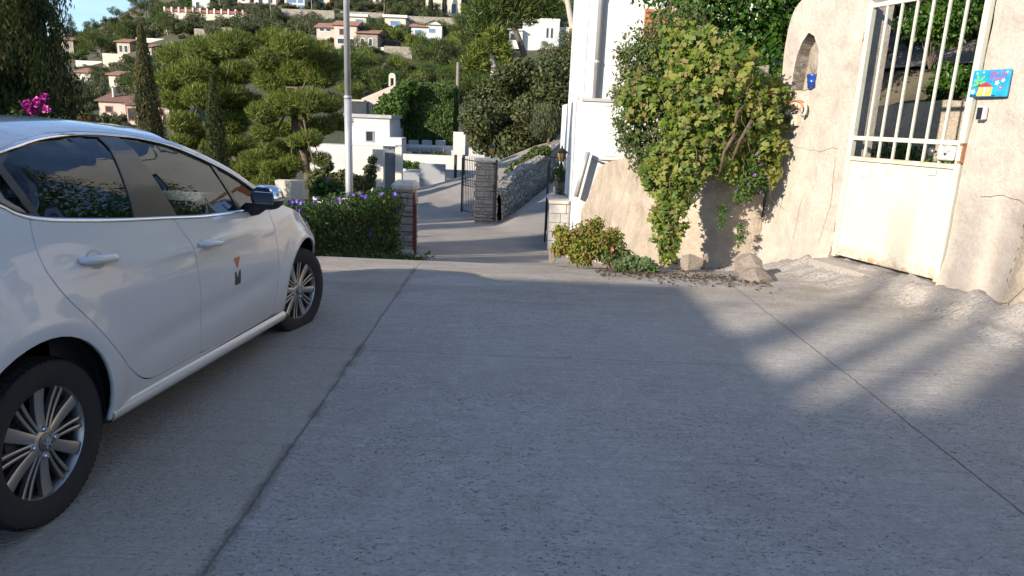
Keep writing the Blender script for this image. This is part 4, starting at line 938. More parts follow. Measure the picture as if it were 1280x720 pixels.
def lettering(name, body, size, Mt, mat, parent):
    cu = bpy.data.curves.new(name, 'FONT'); cu.body = body; cu.size = size; cu.extrude = .0006; cu.shear = .25
    t = bpy.data.objects.new('tmp', cu); COL.objects.link(t); bpy.context.view_layer.update()
    me = bpy.data.meshes.new_from_object(t.evaluated_get(bpy.context.evaluated_depsgraph_get())); bpy.data.objects.remove(t)
    me.transform(Mt); me.materials.clear(); me.materials.append(mat); return link(name, me, None, parent)
PNK = plain('sign_pink', (.62, .05, .22), .45, .1, 8, 0)
# seen from the yard the wall's own x axis runs to the right
Tm = Matrix(((1, 0, 0, 0), (0, 0, -1, .003), (0, 1, 0, 0), (0, 0, 0, 1)))
Tm = Matrix(((1, 0, 0, 0), (0, 0, 1, .003), (0, 1, 0, 0), (0, 0, 0, 1)))
lettering('sign_lettering', 'Mas Lip', .052, Matrix.Translation((.155, 0, .178)) @ Tm, PNK, sg); lettering('sign_lettering', 'Tyoun', .050, Matrix.Translation((.16, 0, .138)) @ Tm, PNK, sg)
bell = on_wall_thing('doorbell', 'small black doorbell with a pale frame, under the blue sign', 'doorbell', 1.43, 1.74, .055)
MB().box((-.032, -.04, -.058), (.036, .010, .058), None, .006).obj('frame', plain('pale_plastic', (.6, .6, .62), .4), bell); MB().box((-.028, .0105, -.054), (.022, .014, .046), None, .003).obj('cover', plain('dark_plastic', (.02, .022, .03), .25), bell)

# ------------------------------------------------------------ plants near the wall
LOBE_V = np.array([(0, 0, 0), (0, .45, .0), (0, 1, -.06), (-.28, -.14, -.04), (-.52, .25, -.10), (-.42, .70, -.12), (-.17, .74, -.05), (.28, -.14, -.04), (.52, .25, -.10), (.42, .70, -.12), (.17, .74, -.05)])
LOBE_F = np.array([(0, 3, 4, 1), (1, 5, 6, 2), (1, 8, 7, 0), (2, 10, 9, 1)])
OVAL_V = np.array([(0, 0, 0), (0, .5, .0), (0, 1, -.08), (-.24, .28, .05), (-.22, .68, .03), (.24, .28, .05), (.22, .68, .03)])
OVAL_F = np.array([(0, 3, 4, 1), (1, 4, 2, 2), (0, 1, 6, 5), (1, 2, 2, 6)])
OVAL_F = np.array([(0, 3, 4, 2), (0, 2, 6, 5)])
def shaped(P, nrm, tip, L, TV, TF):
    """leaves of a template shape; nrm = face normal, tip = direction the tip hangs to"""
    n = len(P); nr = unit(nrm); t = tip-(np.sum(tip*nr, 1)[:, None])*nr; t = unit(t+1e-6); sd = np.cross(t, nr)
    L = np.asarray(L)[:, None, None]
    V = P[:, None]+L*(TV[None, :, 0, None]*sd[:, None]+TV[None, :, 1, None]*t[:, None]+TV[None, :, 2, None]*nr[:, None])
    k = len(TV); F = (np.arange(n)[:, None, None]*k+TF[None]).reshape(-1, TF.shape[1])
    return V.reshape(-1, 3), F
def cl(rows):
    c = []; r = []
    for px, py, rp, Yd, *q in rows:
        p = at(px, py, Yd); R = rp/CF*Yd; c.append(tuple(p)); r.append((R, R*(q[0] if q else .7), R))
    return np.array(c), np.array(r)
def shaped_foliage(name, cs, rs, n, L, mat, tmpl='lobe', shell=.35, out=(-.5, -.8, .35), parent=None, hang=.6, jit=.7):
    P, D = blob_points(cs, rs, n, shell); rn = RNG.normal(size=P.shape)
    nr = unit(D*.6+np.array(out)*.8+rn*jit); tip = np.array([0, 0, -hang])+RNG.normal(size=P.shape)*.5
    V, F = shaped(P, nr, tip, L*(.55+.75*RNG.random(n)), LOBE_V if tmpl == 'lobe' else OVAL_V, LOBE_F if tmpl == 'lobe' else OVAL_F)
    return link(name, npmesh(name, V, F, mat), None, parent)
L_GRAPE = leafmat('grape_leaf', [(.045, .095, .015), (.08, .14, .02), (.12, .18, .028), (.17, .22, .04), (.24, .26, .06), (.23, .19, .08), (.12, .16, .035)], .55, .35)
L_FINE = leafmat('jasmine_leaf', [(.03, .065, .014), (.05, .10, .02), (.08, .13, .03), (.11, .15, .045), (.12, .09, .04)], .55, .3)
L_GLOSS = leafmat('glossy_leaf', [(.015, .045, .006), (.03, .085, .01), (.05, .12, .015), (.09, .16, .02)], .35, .35)
M_BARK = plain('bark', (.13, .095, .065), .95, .35, 12, 1, .01); M_BARKG = plain('grey_bark', (.24, .20, .16), .95, .35, 12, 1, .01)
VY = 8.15
vine = thing('grape_vine', 'sunlit grape vine with large lobed yellowing leaves hanging over the ochre wall', 'vine', tuple(at(880, 330, VY)))
def child_world(o, root):
    """keep world coordinates of a mesh built in world space"""
    o.parent = root; o.matrix_parent_inverse = Matrix.Translation(-Vector(root.location)); return o
gc, gr_ = cl([(905, 95, 52, 8.3), (935, 135, 42, 8.4), (875, 150, 50, 8.3), (900, 185, 40, 8.4), (945, 178, 36, 8.5), (855, 200, 40, 8.2), (843, 235, 30, 8.15), (835, 262, 24, 8.0), (838, 285, 21, 7.95), (834, 303, 15, 7.9), (836, 322, 9, 7.85), (800, 120, 30, 8.5), (850, 60, 32, 8.5), (975, 150, 16, 8.7), (880, 75, 40, 8.3), (870, 112, 44, 8.2), (955, 215, 22, 8.5), (962, 120, 26, 8.6), (820, 215, 24, 8.1)])
child_world(shaped_foliage('foliage', gc, gr_, 4600, .105, L_GRAPE), vine)
child_world(shaped_foliage('young_leaves', gc, gr_*1.08, 4200, .055, L_GRAPE, 'lobe', .2), vine)
st_ = MB()
for a_ in ([(868, 215, 8.5), (870, 190, 8.5), (880, 150, 8.5), (930, 120, 8.5)], [(915, 170, 8.15), (922, 140, 8.05), (932, 128, 8.15), (950, 122, 8.3)], [(920, 165, 8.1), (905, 190, 8.05), (900, 215, 8.1)], [(940, 150, 8.1), (925, 175, 8.1), (915, 200, 8.15)], [(845, 330, 8.0), (838, 290, 8.05), (848, 240, 8.1), (870, 180, 8.3)]):
    st_.tube([tuple(at(*p)) for p in a_], [.022, .018, .014, .01, .006][:len(a_)], 7)
for k in range(26):
    i = rnd.randrange(len(gc)); c0 = gc[i]; r0 = gr_[i][0]; p_ = [c0+np.array([rnd.uniform(-.7, .7)*r0, -r0*.75, rnd.uniform(-.5, .6)*r0])]
    for _ in range(4): p_.append(p_[-1]+np.array([rnd.gauss(0, .05), rnd.gauss(-.01, .02), -.075]))
    st_.tube([tuple(q) for q in p_], [.006, .005, .004, .003, .002], 5)
child_world(st_.obj('stems', M_BARK, None, True), vine)
jas = thing('climbing_shrub', 'fine-leaved reddish green climbing shrub spilling over the wall beside the white house', 'climber', tuple(at(800, 200, 8.6)))
jc, jr = cl([(805, 62, 34, 8.9), (835, 45, 36, 8.9), (790, 90, 24, 8.9), (825, 95, 44, 8.8), (800, 135, 38, 8.7), (842, 140, 44, 8.7), (795, 170, 28, 8.7), (828, 185, 38, 8.6), (862, 60, 40, 8.9), (775, 155, 12, 8.8), (806, 200, 22, 8.5), (778, 68, 12, 9), (770, 115, 10, 9), (860, 25, 30, 9), (786, 178, 18, 8.6)])
child_world(shaped_foliage('foliage', jc, jr, 12500, .05, L_FINE, 'oval', .2), jas)
sb = MB()
for k in range(70):
    i = rnd.randrange(len(jc)); c0 = jc[i]; d_ = np.array([rnd.gauss(-.7, .5), rnd.gauss(-.3, .3), rnd.gauss(.2, .6)]); d_ = d_/np.linalg.norm(d_); r0 = jr[i][0]
    sb.tube([tuple(c0), tuple(c0+d_*r0*.8), tuple(c0+d_*r0*1.25+np.array([0, 0, -.04]))], [.006, .004, .002], 5)
child_world(sb.obj('stems', M_BARK, None), jas)
tr = thing('broadleaf_tree', 'glossy green broadleaf tree rising behind the vine and the cream wall', 'tree', tuple(at(930, 250, 10)))
tc, tr_ = cl([(880, 10, 60, 9.6), (940, 5, 70, 9.8), (990, -20, 70, 9.8), (920, 50, 40, 9.5), (850, -30, 60, 9.8), (965, 50, 34, 9.6), (905, -60, 90, 10), (1000, -70, 80, 10), (985, 25, 30, 9.6), (972, 78, 26, 9.3), (965, 110, 22, 9.2)])
_ex = [(4.2, 10.2, 4.6, 1.1), (5.2, 10.0, 5.2, 1.2), (3.6, 10.6, 5.8, 1.1), (4.8, 10.6, 6.6, 1.3), (5.8, 10.4, 6.4, 1.1), (6.2, 9.6, 4.8, 1.1), (4.2, 10.8, 7.6, 1.0), (2.9, 10.8, 6.8, .9), (5.4, 10.4, 7.9, .9)]
tc = np.vstack([tc, np.array(_ex)[:, :3]]); tr_ = np.vstack([tr_, np.repeat(np.array(_ex)[:, 3:], 3, 1)])
child_world(shaped_foliage('crown', tc, tr_, 34000, .085, L_GLOSS, 'oval', .3, (-.4, -.7, .5)), tr)
child_world(MB().tube([tuple(at(935, 260, 10)), tuple(at(940, 120, 10)), tuple(at(930, 0, 10))], [.09, .07, .04], 9).tube([tuple(at(940, 120, 10)), tuple(at(985, 10, 9.9))], [.05, .02], 7).tube([tuple(at(938, 140, 10)), tuple(at(880, 10, 9.9))], [.05, .02], 7).obj('trunk', M_BARK, None, True), tr)
L_LAN = leafmat('lantana_leaf', [(.03, .07, .012), (.06, .12, .02), (.09, .15, .03)], .6, .3)
def flowers(name, P, r, mat, root):
    if len(P) <= 64:
        V, F = shaped(np.zeros((6, 3)), RNG.normal(size=(6, 3))*.5+np.array([-.3, -.9, .4]), RNG.normal(size=(6, 3)), np.full(6, r), OVAL_V*np.array([2.2, 1, 1]), OVAL_F); me = npmesh('flower', V, F, mat)
        for p_ in P:
            o = link('flower', me); o.location = tuple(p_); o.rotation_euler = (rnd.uniform(-.5, .5), rnd.uniform(-.5, .5), rnd.uniform(-1, 1)); child_world(o, root)
        return
    n = len(P); V, F = shaped(np.repeat(P, 5, 0), RNG.normal(size=(n*5, 3))+np.array([-.6, -.8, .6]), RNG.normal(size=(n*5, 3)), np.full(n*5, r), OVAL_V*np.array([2.2, 1, 1]), OVAL_F)
    return child_world(link(name, npmesh(name, V, F, mat)), root)
F_PUR = plain('purple_petal', (.26, .10, .42), .5, .3, 20, 0); F_MAG = plain('magenta_petal', (.50, .03, .30), .5, .3, 20, 0); F_PNK = plain('pink_petal', (.55, .08, .18), .5, .3, 20, 0); F_VIO = plain('violet_petal', (.14, .06, .45), .5, .3, 20, 0)
lan = thing('flowering_shrub', 'hanging lilac-flowered shrub below the grape vine beside the wall corner', 'shrub', tuple(at(935, 240, 8.3)))
lc, lr = cl([(935, 222, 22, 8.35), (928, 243, 14, 8.3), (945, 200, 22, 8.45), (918, 215, 14, 8.35), (950, 232, 12, 8.4)])
child_world(shaped_foliage('foliage', lc, lr, 1700, .042, L_LAN, 'oval', .3), lan)
P_, _ = blob_points(lc, lr*1.02, 26, .95); flowers('flowers', P_, .022, F_PUR, lan)
# small weeds on the wall face
for px, py, h_, lab in ((903, 268, 22, 'upper thin green weed growing from a crack in the ochre wall'), (926, 292, 24, 'lower dark green weed growing from the wall crack left of the gate')):
    wd = thing('wall_weed', lab, 'weed', tuple(at(px, py, 8.45)), group='weeds on the retaining wall')
    c_, r_ = cl([(px, py-8, 7, 8.42), (px-1, py+4, 7, 8.38), (px-3, py+14, 5, 8.34)]); child_world(shaped_foliage('foliage', c_, r_, 240, .03, L_LAN, 'oval', .2), wd)
# shrubs at the foot
L_LIME = leafmat('lime_shrub_leaf', [(.06, .10, .015), (.12, .17, .02), (.20, .24, .03), (.26, .20, .05), (.30, .12, .06)], .6, .35)
def ground_shrub(name, label, cat, rows, n, L, mat, extra=None, tm='oval', **k):
    c_, r_ = cl(rows); lo = c_[:, 2].min(); t = thing(name, label, cat, (float(c_[:, 0].mean()), float(c_[:, 1].mean()), float((c_[:, 2]-r_[:, 2]).min())))
    child_world(shaped_foliage('foliage', c_, r_, n, L, mat, tm, .35, (-.3, -.7, .6), **k), t)
    s_ = MB()
    for _ in range(16):
        i = rnd.randrange(len(c_)); b = Vector((t.location.x+rnd.uniform(-.12, .12), t.location.y+rnd.uniform(-.1, .1), t.location.z)); s_.tube([tuple(b), tuple(b.lerp(Vector(c_[i]), .6)+Vector((0, 0, .04))), tuple(c_[i])], [.008, .006, .003], 5)
    child_world(s_.obj('stems', M_BARK, None), t); return t, c_, r_
t, c_, r_ = ground_shrub('yellow_green_shrub', 'low yellow-green shrub with reddish tips growing by the road gate', 'shrub', [(712, 300, 20, 7.75), (735, 293, 20, 7.8), (752, 305, 22, 7.7), (728, 315, 20, 7.6), (700, 290, 12, 7.8), (745, 282, 12, 7.9), (766, 296, 14, 7.8), (700, 310, 12, 7.7)], 4200, .042, L_LIME)
t, c_, r_ = ground_shrub('pink_flowered_shrub', 'small darker shrub with a few pink flowers beside the yellow-green shrub', 'shrub', [(772, 312, 14, 7.7), (762, 322, 12, 7.6), (782, 318, 9, 7.7)], 900, .036, L_FINE)
P_, _ = blob_points(c_, r_*1.05, 9, .95); flowers('flowers', P_, .02, F_PNK, t)
t, c_, r_ = ground_shrub('grey_green_tuft', 'soft grey-green feathery tuft at the foot of the hanging vine', 'plant', [(790, 331, 12, 7.45, 1), (775, 333, 10, 7.4, 1), (806, 333, 10, 7.4, 1), (815, 336, 7, 7.4, 1)], 1500, .05, leafmat('feathery_leaf', [(.08, .12, .05), (.14, .19, .09), (.10, .16, .05)]), hang=-.9)
# rocks
M_RK = plaster_mat('rock_stone', (.40, .34, .28), (.34, .29, .24), (.20, .165, .13), True)
def rock(label, px, py, wpx, hpx, Y, seed, cat='rock', name='rock'):
    p = at(px, py, Y); w_ = wpx/CF*Y/2; h_ = hpx/CF*Y
    mb = MB(); mb.lathe([(max(.001, math.sin(t))**.8, -math.cos(t)) for t in np.linspace(0, math.pi, 26)], 40)
    V = np.array(mb.v); V = V*(1+.32*vnoise(V+seed*5, 1.3, 3))[:, None]; V = V*1.25
    rg_ = np.random.default_rng(int(seed*10))
    for _ in range(17):
        n_ = rg_.normal(size=3); n_ /= np.linalg.norm(n_); lim = rg_.uniform(.68, .95); dd = V@n_; ov = np.maximum(0, dd-lim); V = V-ov[:, None]*n_[None]
    V = V*(1+.05*vnoise(V+seed*3, 4, 3))[:, None]*np.array([w_, w_*.75, h_*.62])
    me = npmesh(name, V, mb.f, M_RK, True); o = link(name, me); smooth_by_angle(o, 24); o.location = p; o.rotation_euler = (0, 0, seed); return tag(o, label, cat)
rock('long flat pale stone lying nearest the yard, left of the gate', 942, 347, 64, 24, 7.15, 1.1)
rock('rounded pale stone resting behind the long flat stone', 932, 332, 40, 24, 7.45, 2.3)
rock('small grey boulder at the foot of the wall under the vine', 862, 328, 28, 20, 7.75, 3.2)
rock('narrow dark stone standing right of the small grey boulder', 881, 328, 11, 18, 7.8, 4.4)
rock('pale corner stone at the foot of the yellow-green shrub', 690, 318, 14, 22, 7.8, 5.0)
# fallen leaves below the vine
n_ = 750; V2 = np.stack([RNG.uniform(.9, 2.6, n_), RNG.normal(7.15, .22, n_)], 1); V2[:, 1] += (V2[:, 0]-1.6)*-.12
nx = np.c_[V2, yard(V2[:, 0], V2[:, 1])+.012+RNG.random(n_)*.012]; V, F = shaped(nx, RNG.normal(size=(n_, 3))*.4+np.array([0, 0, 1]), RNG.normal(size=(n_, 3)), .02+.03*RNG.random(n_), OVAL_V, OVAL_F)
tag(link('fallen_leaves', npmesh('fallen_leaves', V, F, leafmat('dead_leaf', [(.05, .03, .018), (.11, .065, .035), (.03, .02, .014)], .9, .1))), 'brown fallen leaves scattered below the vine and rocks', 'leaves', kind='stuff')

# ------------------------------------------------------------ white house beside the ramp
M_WH = plain('white_render', (.70, .685, .65), .85, .05, 1.2, .3, .006, grime=((.55, .54, .50), 1.1))
M_BRK = plain('brick_red', (.42, .17, .08), .85, .3, 12, .6, .01)
M_GLZ = plain('dark_window_glass', (.03, .04, .05), .08, .2, 1, 0); M_GBL = plain('blue_window_glass', (.12, .2, .32), .1, .2, 1, 0)
M_GALV = plain('galvanised_steel', (.42, .43, .44), .5, .12, 6, .1, .002, metal=.35)
M_IRON = plain('dark_iron', (.03, .032, .035), .6, .3, 12, .3, .002, metal=.3)
hx0 = at(738, 125, 13.3).x
wh = thing('white_house', 'tall bright white rendered house wall with a grey drainpipe beyond the vine', 'house', (hx0, 13.3, .3))
MB().box((0, 0, 1.66), (2.9, 6, 7.5)).obj('upper_wall', M_WH, wh); 
lw_ = MB(); lw_.box((-.15, -.10, -1.2), (3.0, 6.05, 1.64)); lw_.obj('lower_wall', M_WH, wh, False, .015)
MB().box((-.17, -.13, 1.6), (3.0, -.02, 1.655)).obj('ledge', plain('grey_ledge', (.45, .45, .44), .8), wh)
dp = MB(); dp.tube([(.075, -.06, 1.66), (.075, -.06, 7.5)], .05, 14); dpo = dp.obj('drainpipe', M_GALV, wh, True)
for z in (2.3, 3.4, 4.5): MB().lathe([(.056, -.02), (.058, -.02), (.058, .02), (.056, .02)], 14, Matrix.Translation((.075, -.06, z))).obj('pipe_bracket', M_GALV, dpo)
bp = at(806, 9, 13.2); q = bp-Vector((hx0, 13.3, .3))
for k in range(7):
    for j in range(2 if k else 5): MB().box((q.x+.02+j*.23, -.035, q.z-.085-k*.085), (q.x+.235+j*.23, .0, q.z-.01-k*.085), None, .008).obj('surround_brick', M_BRK, wh)
MB().box((q.x+.19, -.05, q.z-.10), (q.x+.27, .0, q.z+.0), None, .006).obj('keystone', plain('cream_stone', (.6, .5, .36), .8), wh)
for k, (z0, z1) in enumerate(((.62, .90), (.94, 1.25))): MB().box((.33, -.112, z0), (.95, -.10, z1)).obj('wall_plate', plain('white_plate', (.70, .70, .69), .5), wh)
# steps, blocks and gutter at its foot
M_BLOCK = plain('cement_block', (.50, .47, .43), .9, .2, 5, .8, .008)
cb = thing('block_platform', 'rough pale cement block platform behind the yellow-green shrub', 'platform', (.72, 14.6, -1.35))
for r0 in range(6):
    for c_ in range(3):
        o_ = (r0 % 2)*.12; MB().box((c_*.25+ (o_ if c_ else 0), 0, r0*.195), (min(.76, (c_+1)*.25-.008+o_), .30, r0*.195+.187), None, .008).obj('block', M_BLOCK, cb)
MB().box((-.02, -.03, 1.172), (.80, 1.3, 1.24), None, .012).obj('slab', plain('slab_stone', (.55, .48, .40), .9, .2, 4, .5, .01), cb)
pa_ = at(707, 226, 15.45); pb_ = at(728, 195, 15.45)
pw = MB().box((0, 0, -.3), (pb_.x-pa_.x, .14, pb_.z-pa_.z), None, .012).obj('white_parapet', M_WH); pw.location = pa_; tag(pw, 'low white parapet between the lantern pillar and the white house', 'parapet')
gt = MB(); a_ = at(735, 190, 13.05); b_ = at(720, 246, 13.05); gt.tube([tuple(a_), tuple(b_)], .045, 12); tag(gt.obj('gutter_pipe', M_GALV, None, True), 'slanting grey gutter pipe below the white house', 'pipe')
rl = thing('iron_railing', 'short dark iron railing beside the foot of the white house', 'railing', (.78, 16.6, .1))
for k in range(8): MB().tube([(k*.09, 0, 0), (k*.09, 0, .62)], .009, 6).obj('baluster', M_IRON, rl)
for z in (.04, .58): MB().box((-.02, -.012, z-.012), (.66, .012, z+.012)).obj('rail', M_IRON, rl)

# ------------------------------------------------------------ pillars, lanterns and iron gates of the lower road
def stone_pillar(label, x, y, z0, z1, w, cap, lean=0):
    t = thing('stone_pillar', label, 'pillar', (x, y, z0)); h = z1-z0; mb = MB(); z = 0; row = 0
    while z < h-.02:
        hh = min(h-z, rnd.uniform(.07, .17)); k = rnd.choice((2, 3, 3, 4) if w > .4 else (1, 2)); cuts = [0]+sorted(rnd.uniform(.25, .75) for _ in range(k-1))+[1]
        for i in range(k):
            if cuts[i+1]-cuts[i] < .08: continue
            for fy in (0, 1):
                j = rnd.uniform(0, .045); x0 = -w/2+cuts[i]*w; x1 = -w/2+cuts[i+1]*w-.012
                mb.box((x0-(j if i == 0 else 0), (-w/2-j if fy == 0 else .01), z), (x1+(j if i == k-1 else 0), (-.01 if fy == 0 else w/2+j), z+hh-.012), None, .022)
        z += hh
    mb.box((-w/2+.02, -w/2+.02, 0), (w/2-.02, w/2-.02, h-.01)); sh = mb.obj('stonework', M_ST, t)
    if cap: MB().box((-w/2-.05, -w/2-.05, h), (w/2+.05, w/2+.05, h+cap), None, cap*.35).obj('cap', plain('pale_cap_stone', (.58, .52, .42), .9, .2, 8, .6, .01), t)
    return t
M_AMB = plain('amber_glass', (.45, .27, .08), .25, .15, 8, 0)
def lantern(label, x, y, z, s=1.0):
    t = thing('lantern', label, 'lantern', (x, y, z)); t.scale = (s, s, s)
    MB().tube([(0, 0, 0), (0, 0, .12)], [.05, .018], 10).obj('stand', M_IRON, t)
    b = MB(); A = [R_(k*60) for k in range(7)]; b.grid([[(r*math.cos(a), r*math.sin(a), zz) for a in A] for r, zz in ((.045, .12), (.095, .30))]); b.add([(.045*math.cos(a), .045*math.sin(a), .12) for a in A[:6]], [tuple(range(6))]); b.obj('glass', M_AMB, t)
    c = MB(); 
    for a in A[:6]: c.tube([(.047*math.cos(a), .047*math.sin(a), .12), (.098*math.cos(a), .098*math.sin(a), .30)], .006, 5)
    c.obj('cage', M_IRON, t); MB().lathe([(.125, .295), (.125, .305), (.05, .37), (.02, .385), (.018, .42), (.001, .44)], 6).obj('hood', M_IRON, t)
PC = at(607, 272, 20); PL = at(507, 315, 14); PR = at(697, 298, 16)
stone_pillar('rough stone pillar with a flat cap in the middle of the lower road', PC.x, 20, -1.5, .30, .62, .12)
lantern('amber glass lantern on the cap of the middle stone pillar', PC.x+.12, 20, .42, .95)
stone_pillar('stone pillar with a thick rounded cream cap at the end of the hedge', PL.x, 14, -1.5, .02, .42, .22)
stone_pillar('narrow pillar of pale stone overgrown by a small plant, next to the white house', PR.x+.02, 16.2, -1.5, .42, .26, .06)
lantern('amber glass lantern on the narrow pillar next to the white house', PR.x+.0, 16.2, .48, 1.15)
pc_, pr_ = cl([(697, 212, 9, 15.9, 1), (705, 222, 8, 15.9, 1), (692, 222, 5, 15.9, 1), (700, 240, 5, 15.9, 1)])
t = thing('pillar_plant', 'small trailing plant on the narrow lantern pillar', 'plant', tuple(at(700, 235, 15.95))); child_world(shaped_foliage('foliage', pc_, pr_, 420, .05, L_GLOSS, 'oval'), t)
lp_, lr_ = cl([(605, 268, 9, 19.6, 1), (592, 276, 7, 19.4, 1)])
def gate_leaf(label, p0, p1, z0, h, mat, name='iron_gate_leaf'):
    d = Vector((p1[0]-p0[0], p1[1]-p0[1], 0)); L = d.length; t = thing(name, label, 'gate', (p0[0], p0[1], z0), math.atan2(d.y, d.x))
    for x in (0, L): MB().box((x-.022, -.022, 0), (x+.022, .022, h+(.03 if x else .1))).obj('stile', mat, t)
    for z in (.06, h*.52, h*.62, h-.02): MB().box((.02, -.014, z-.014), (L-.02, .014, z+.014)).obj('rail', mat, t)
    n_ = int(L/.105)
    for k in range(1, n_): MB().tube([(L*k/n_, 0, .05), (L*k/n_, 0, h+.02+.10*math.sin(math.pi*k/n_))], .009, 6).obj('bar', mat, t)
    for k in range(n_): MB().tube([(L*(k+.5)/n_+.036*math.cos(a), 0, h*.57+.036*math.sin(a)) for a in np.linspace(0, 2*math.pi, 11)], .005, 5, False).obj('scroll', mat, t)
gate_leaf('open dark iron gate leaf hinged on the middle stone pillar', (PC.x-.1+.38, 19.55), (at(577, 262, 21.3).x, 21.3), -1.32, 1.62, M_IRON)
gate_leaf('dark iron gate leaf swung open and seen edge on, next to the narrow pillar', (at(681, 298, 15.9).x, 15.9), (at(681, 298, 15.9).x+.10, 17.6), -1.22, 1.72, M_IRON)
M_RED = plain('dark_red_paint', (.11, .02, .02), .6, .3, 9, .4, .003)
gate_leaf('dark red iron gate leaf swung open at the pillar by the hedge', (at(517, 305, 13.6).x, 13.6), (at(519, 305, 12.4).x, 12.4), -1.1, 1.05, M_RED)

# stone wall beside the ramp
m = newmat('rubble_masonry'); n = N(m); v_ = n.vor(3.6, stretch=(1, 1, 1.7)); e_ = n.vor(3.6, 'DISTANCE_TO_EDGE', stretch=(1, 1, 1.7)); cc_ = n.vor(3.6, stretch=(1, 1, 1.7), out='Color')
c = n.mix(n.ramp(cc_, [(.2, 0), (.8, 1)]), (.27, .235, .19), (.46, .41, .34)); c = n.mix(n.ramp(n.noise(6, 6, .7), [(.45, 0), (.7, .7)]), c, (.20, .17, .13)); c = n.mix(n.ramp(e_, [(.0, .85), (.07, 0)]), c, (.12, .10, .08))
n.fin(c, .95, n.bump(n.math('ADD', n.ramp(e_, [(0, 0), (.16, 1)]), n.math('MULTIPLY', n.noise(9, 6, .7), .5)), 1, .06)); M_RUB = m
wx = smooth_curve(WX, 6); rows = []
for i, (x, y) in enumerate(wx):
    x0, y0 = wx[max(0, i-1)]; x1, y1 = wx[min(len(wx)-1, i+1)]; d = Vector((x1-x0, y1-y0)).normalized(); nx_, ny_ = d.y, -d.x
    zr = float(np.interp(y, [16, 20, 24, 30, 38, 50, 70], [-1.27, -1.2, -.85, -.28, .86, 2.8, 5.5])); h = np.interp(y, [20, 24, 40], [.55, .75, .95])
    row = []
    for off, zz in ((.02, -.5), (.0, .15), (-.03, .35), (-.02, h*.75), (-.05, h), (-.2, h+.05), (-.42, h+.02), (-.46, h*.7), (-.46, -.5)):
        j = rnd.gauss(0, .018); row.append((x+nx_*(off+j), y+ny_*(off+j), zr+zz+rnd.gauss(0, .02)))
    rows.append(row)
tag(MB().grid(rows).obj('stone_wall', M_RUB, None), 'long low stone wall climbing beside the ramp towards the white house', 'wall')
# stone retaining rubble on the bank
for k in range(14):
    y = 20.6+k*.62; x = float(np.interp(y, [p[1] for p in WX], [p[0] for p in WX]))-.75-.25*rnd.random(); 
    o = rock('rough pale stone in the row edging the bank above the ramp wall', 640, 240, 1, 1, 20, k*1.7, 'stone', 'edging_stone'); o.location = (x, y, gz(x, y)+.32); o.scale = (12, 12, 15); o['group'] = 'edging stones of the bank'

# ------------------------------------------------------------ lamp post
lpp = at(437, 262, 11)
lpz = float(hills(lpp.x, 11))-.1
lpo = thing('lamp_post', 'tall galvanised street lamp post standing behind the flowering hedge', 'lamp post', (lpp.x, 11, lpz))
zt = at(434, 122, 11).z-lpz
MB().tube([(0, 0, 0), (0, 0, zt)], [.062, .056], 20).obj('lower_pole', M_GALV, lpo, True); MB().tube([(0, 0, zt-.05), (0, 0, 7.2)], [.049, .036], 20).obj('upper_pole', M_GALV, lpo, True)
MB().lathe([(.05, zt-.02), (.060, zt-.02), (.060, zt+.02), (.05, zt+.03)], 20).obj('collar', M_GALV, lpo, True)
MB().tube([(0, 0, 7.1), (.1, 0, 7.5), (.5, -.1, 7.7), (.9, -.2, 7.75)], .03, 10).obj('arm', M_GALV, lpo, True); MB().box((.8, -.32, 7.70), (1.35, -.08, 7.8), None, .04).obj('lamp_head', M_GALV, lpo)

# ------------------------------------------------------------ hedges, cypresses and pines
L_HEDGE = leafmat('ivy_hedge_leaf', [(.018, .045, .010), (.035, .075, .014), (.06, .11, .02), (.11, .15, .03)], .5, .3)
L_CYP = leafmat('cypress_leaf', [(.022, .040, .012), (.035, .060, .017), (.060, .085, .024), (.115, .095, .035)], .7, .15)
L_PINE = leafmat('pine_needle', [(.045, .075, .013), (.09, .13, .02), (.15, .185, .03), (.215, .23, .045)], .6, .18)
L_INN = leafmat('shaded_inner_needle', [(.015, .025, .008), (.03, .045, .014)], .8, .0)  # darker needles that paint the shade inside the big pines
L_PIND = leafmat('dark_pine_needle', [(.035, .06, .015), (.065, .10, .022), (.10, .135, .03)], .6, .25)
L_OLIV = leafmat('olive_leaf', [(.055, .07, .035), (.09, .105, .055), (.13, .14, .08)], .6, .2)
L_OAK = leafmat('evergreen_oak_leaf', [(.028, .045, .016), (.05, .07, .025), (.085, .10, .035), (.12, .12, .05)], .55, .2)
L_DARK = plain('foliage_shadow_core', (.02, .032, .012), .95, .3, 4, 1, .05)  # near-black filler hulls, shade between the leaves put into their colour
hc = []; hr = []
hp = smooth_curve([(-1.95, 10.6), (-2.2, 9.6), (-2.62, 8.35), (-3.5, 7.1), (-4.35, 5.6), (-4.75, 3.5), (-4.9, .5)], 12)
ztop = lambda y: np.interp(y, [0, 8.3, 10.7], [.76, .43, .36])
for i, (x, y) in enumerate(hp):
    g_ = float(hills(x, y)); zt_ = ztop(y)+.05*math.sin(i*1.7)
    for z in np.arange(g_+.1, zt_-.1, .2): hc.append((x+rnd.gauss(0, .04), y+rnd.gauss(0, .04), z)); hr.append((.24, .24, .2))
    hc.append((x, y, zt_-.13)); hr.append((.26, .26, .17))
hc = np.array(hc); hr = np.array(hr)
hedge = thing('flowering_hedge', 'clipped leafy hedge dotted with violet flowers in front of the lamp post', 'hedge', (-2.62, 8.35, -.3))
child_world(shaped_foliage('foliage', hc, hr, 30000, .048, L_HEDGE, 'oval', .75, (.3, -.5, .5)), hedge)
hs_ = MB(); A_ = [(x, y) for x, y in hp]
hs_.grid([[(x+nx_*.12, y-nx_*.0, z) for nx_, z in ((-1, float(hills(x, y))), (-1, ztop(y)-.22), (1, ztop(y)-.22), (1, float(hills(x, y))))] for x, y in A_])
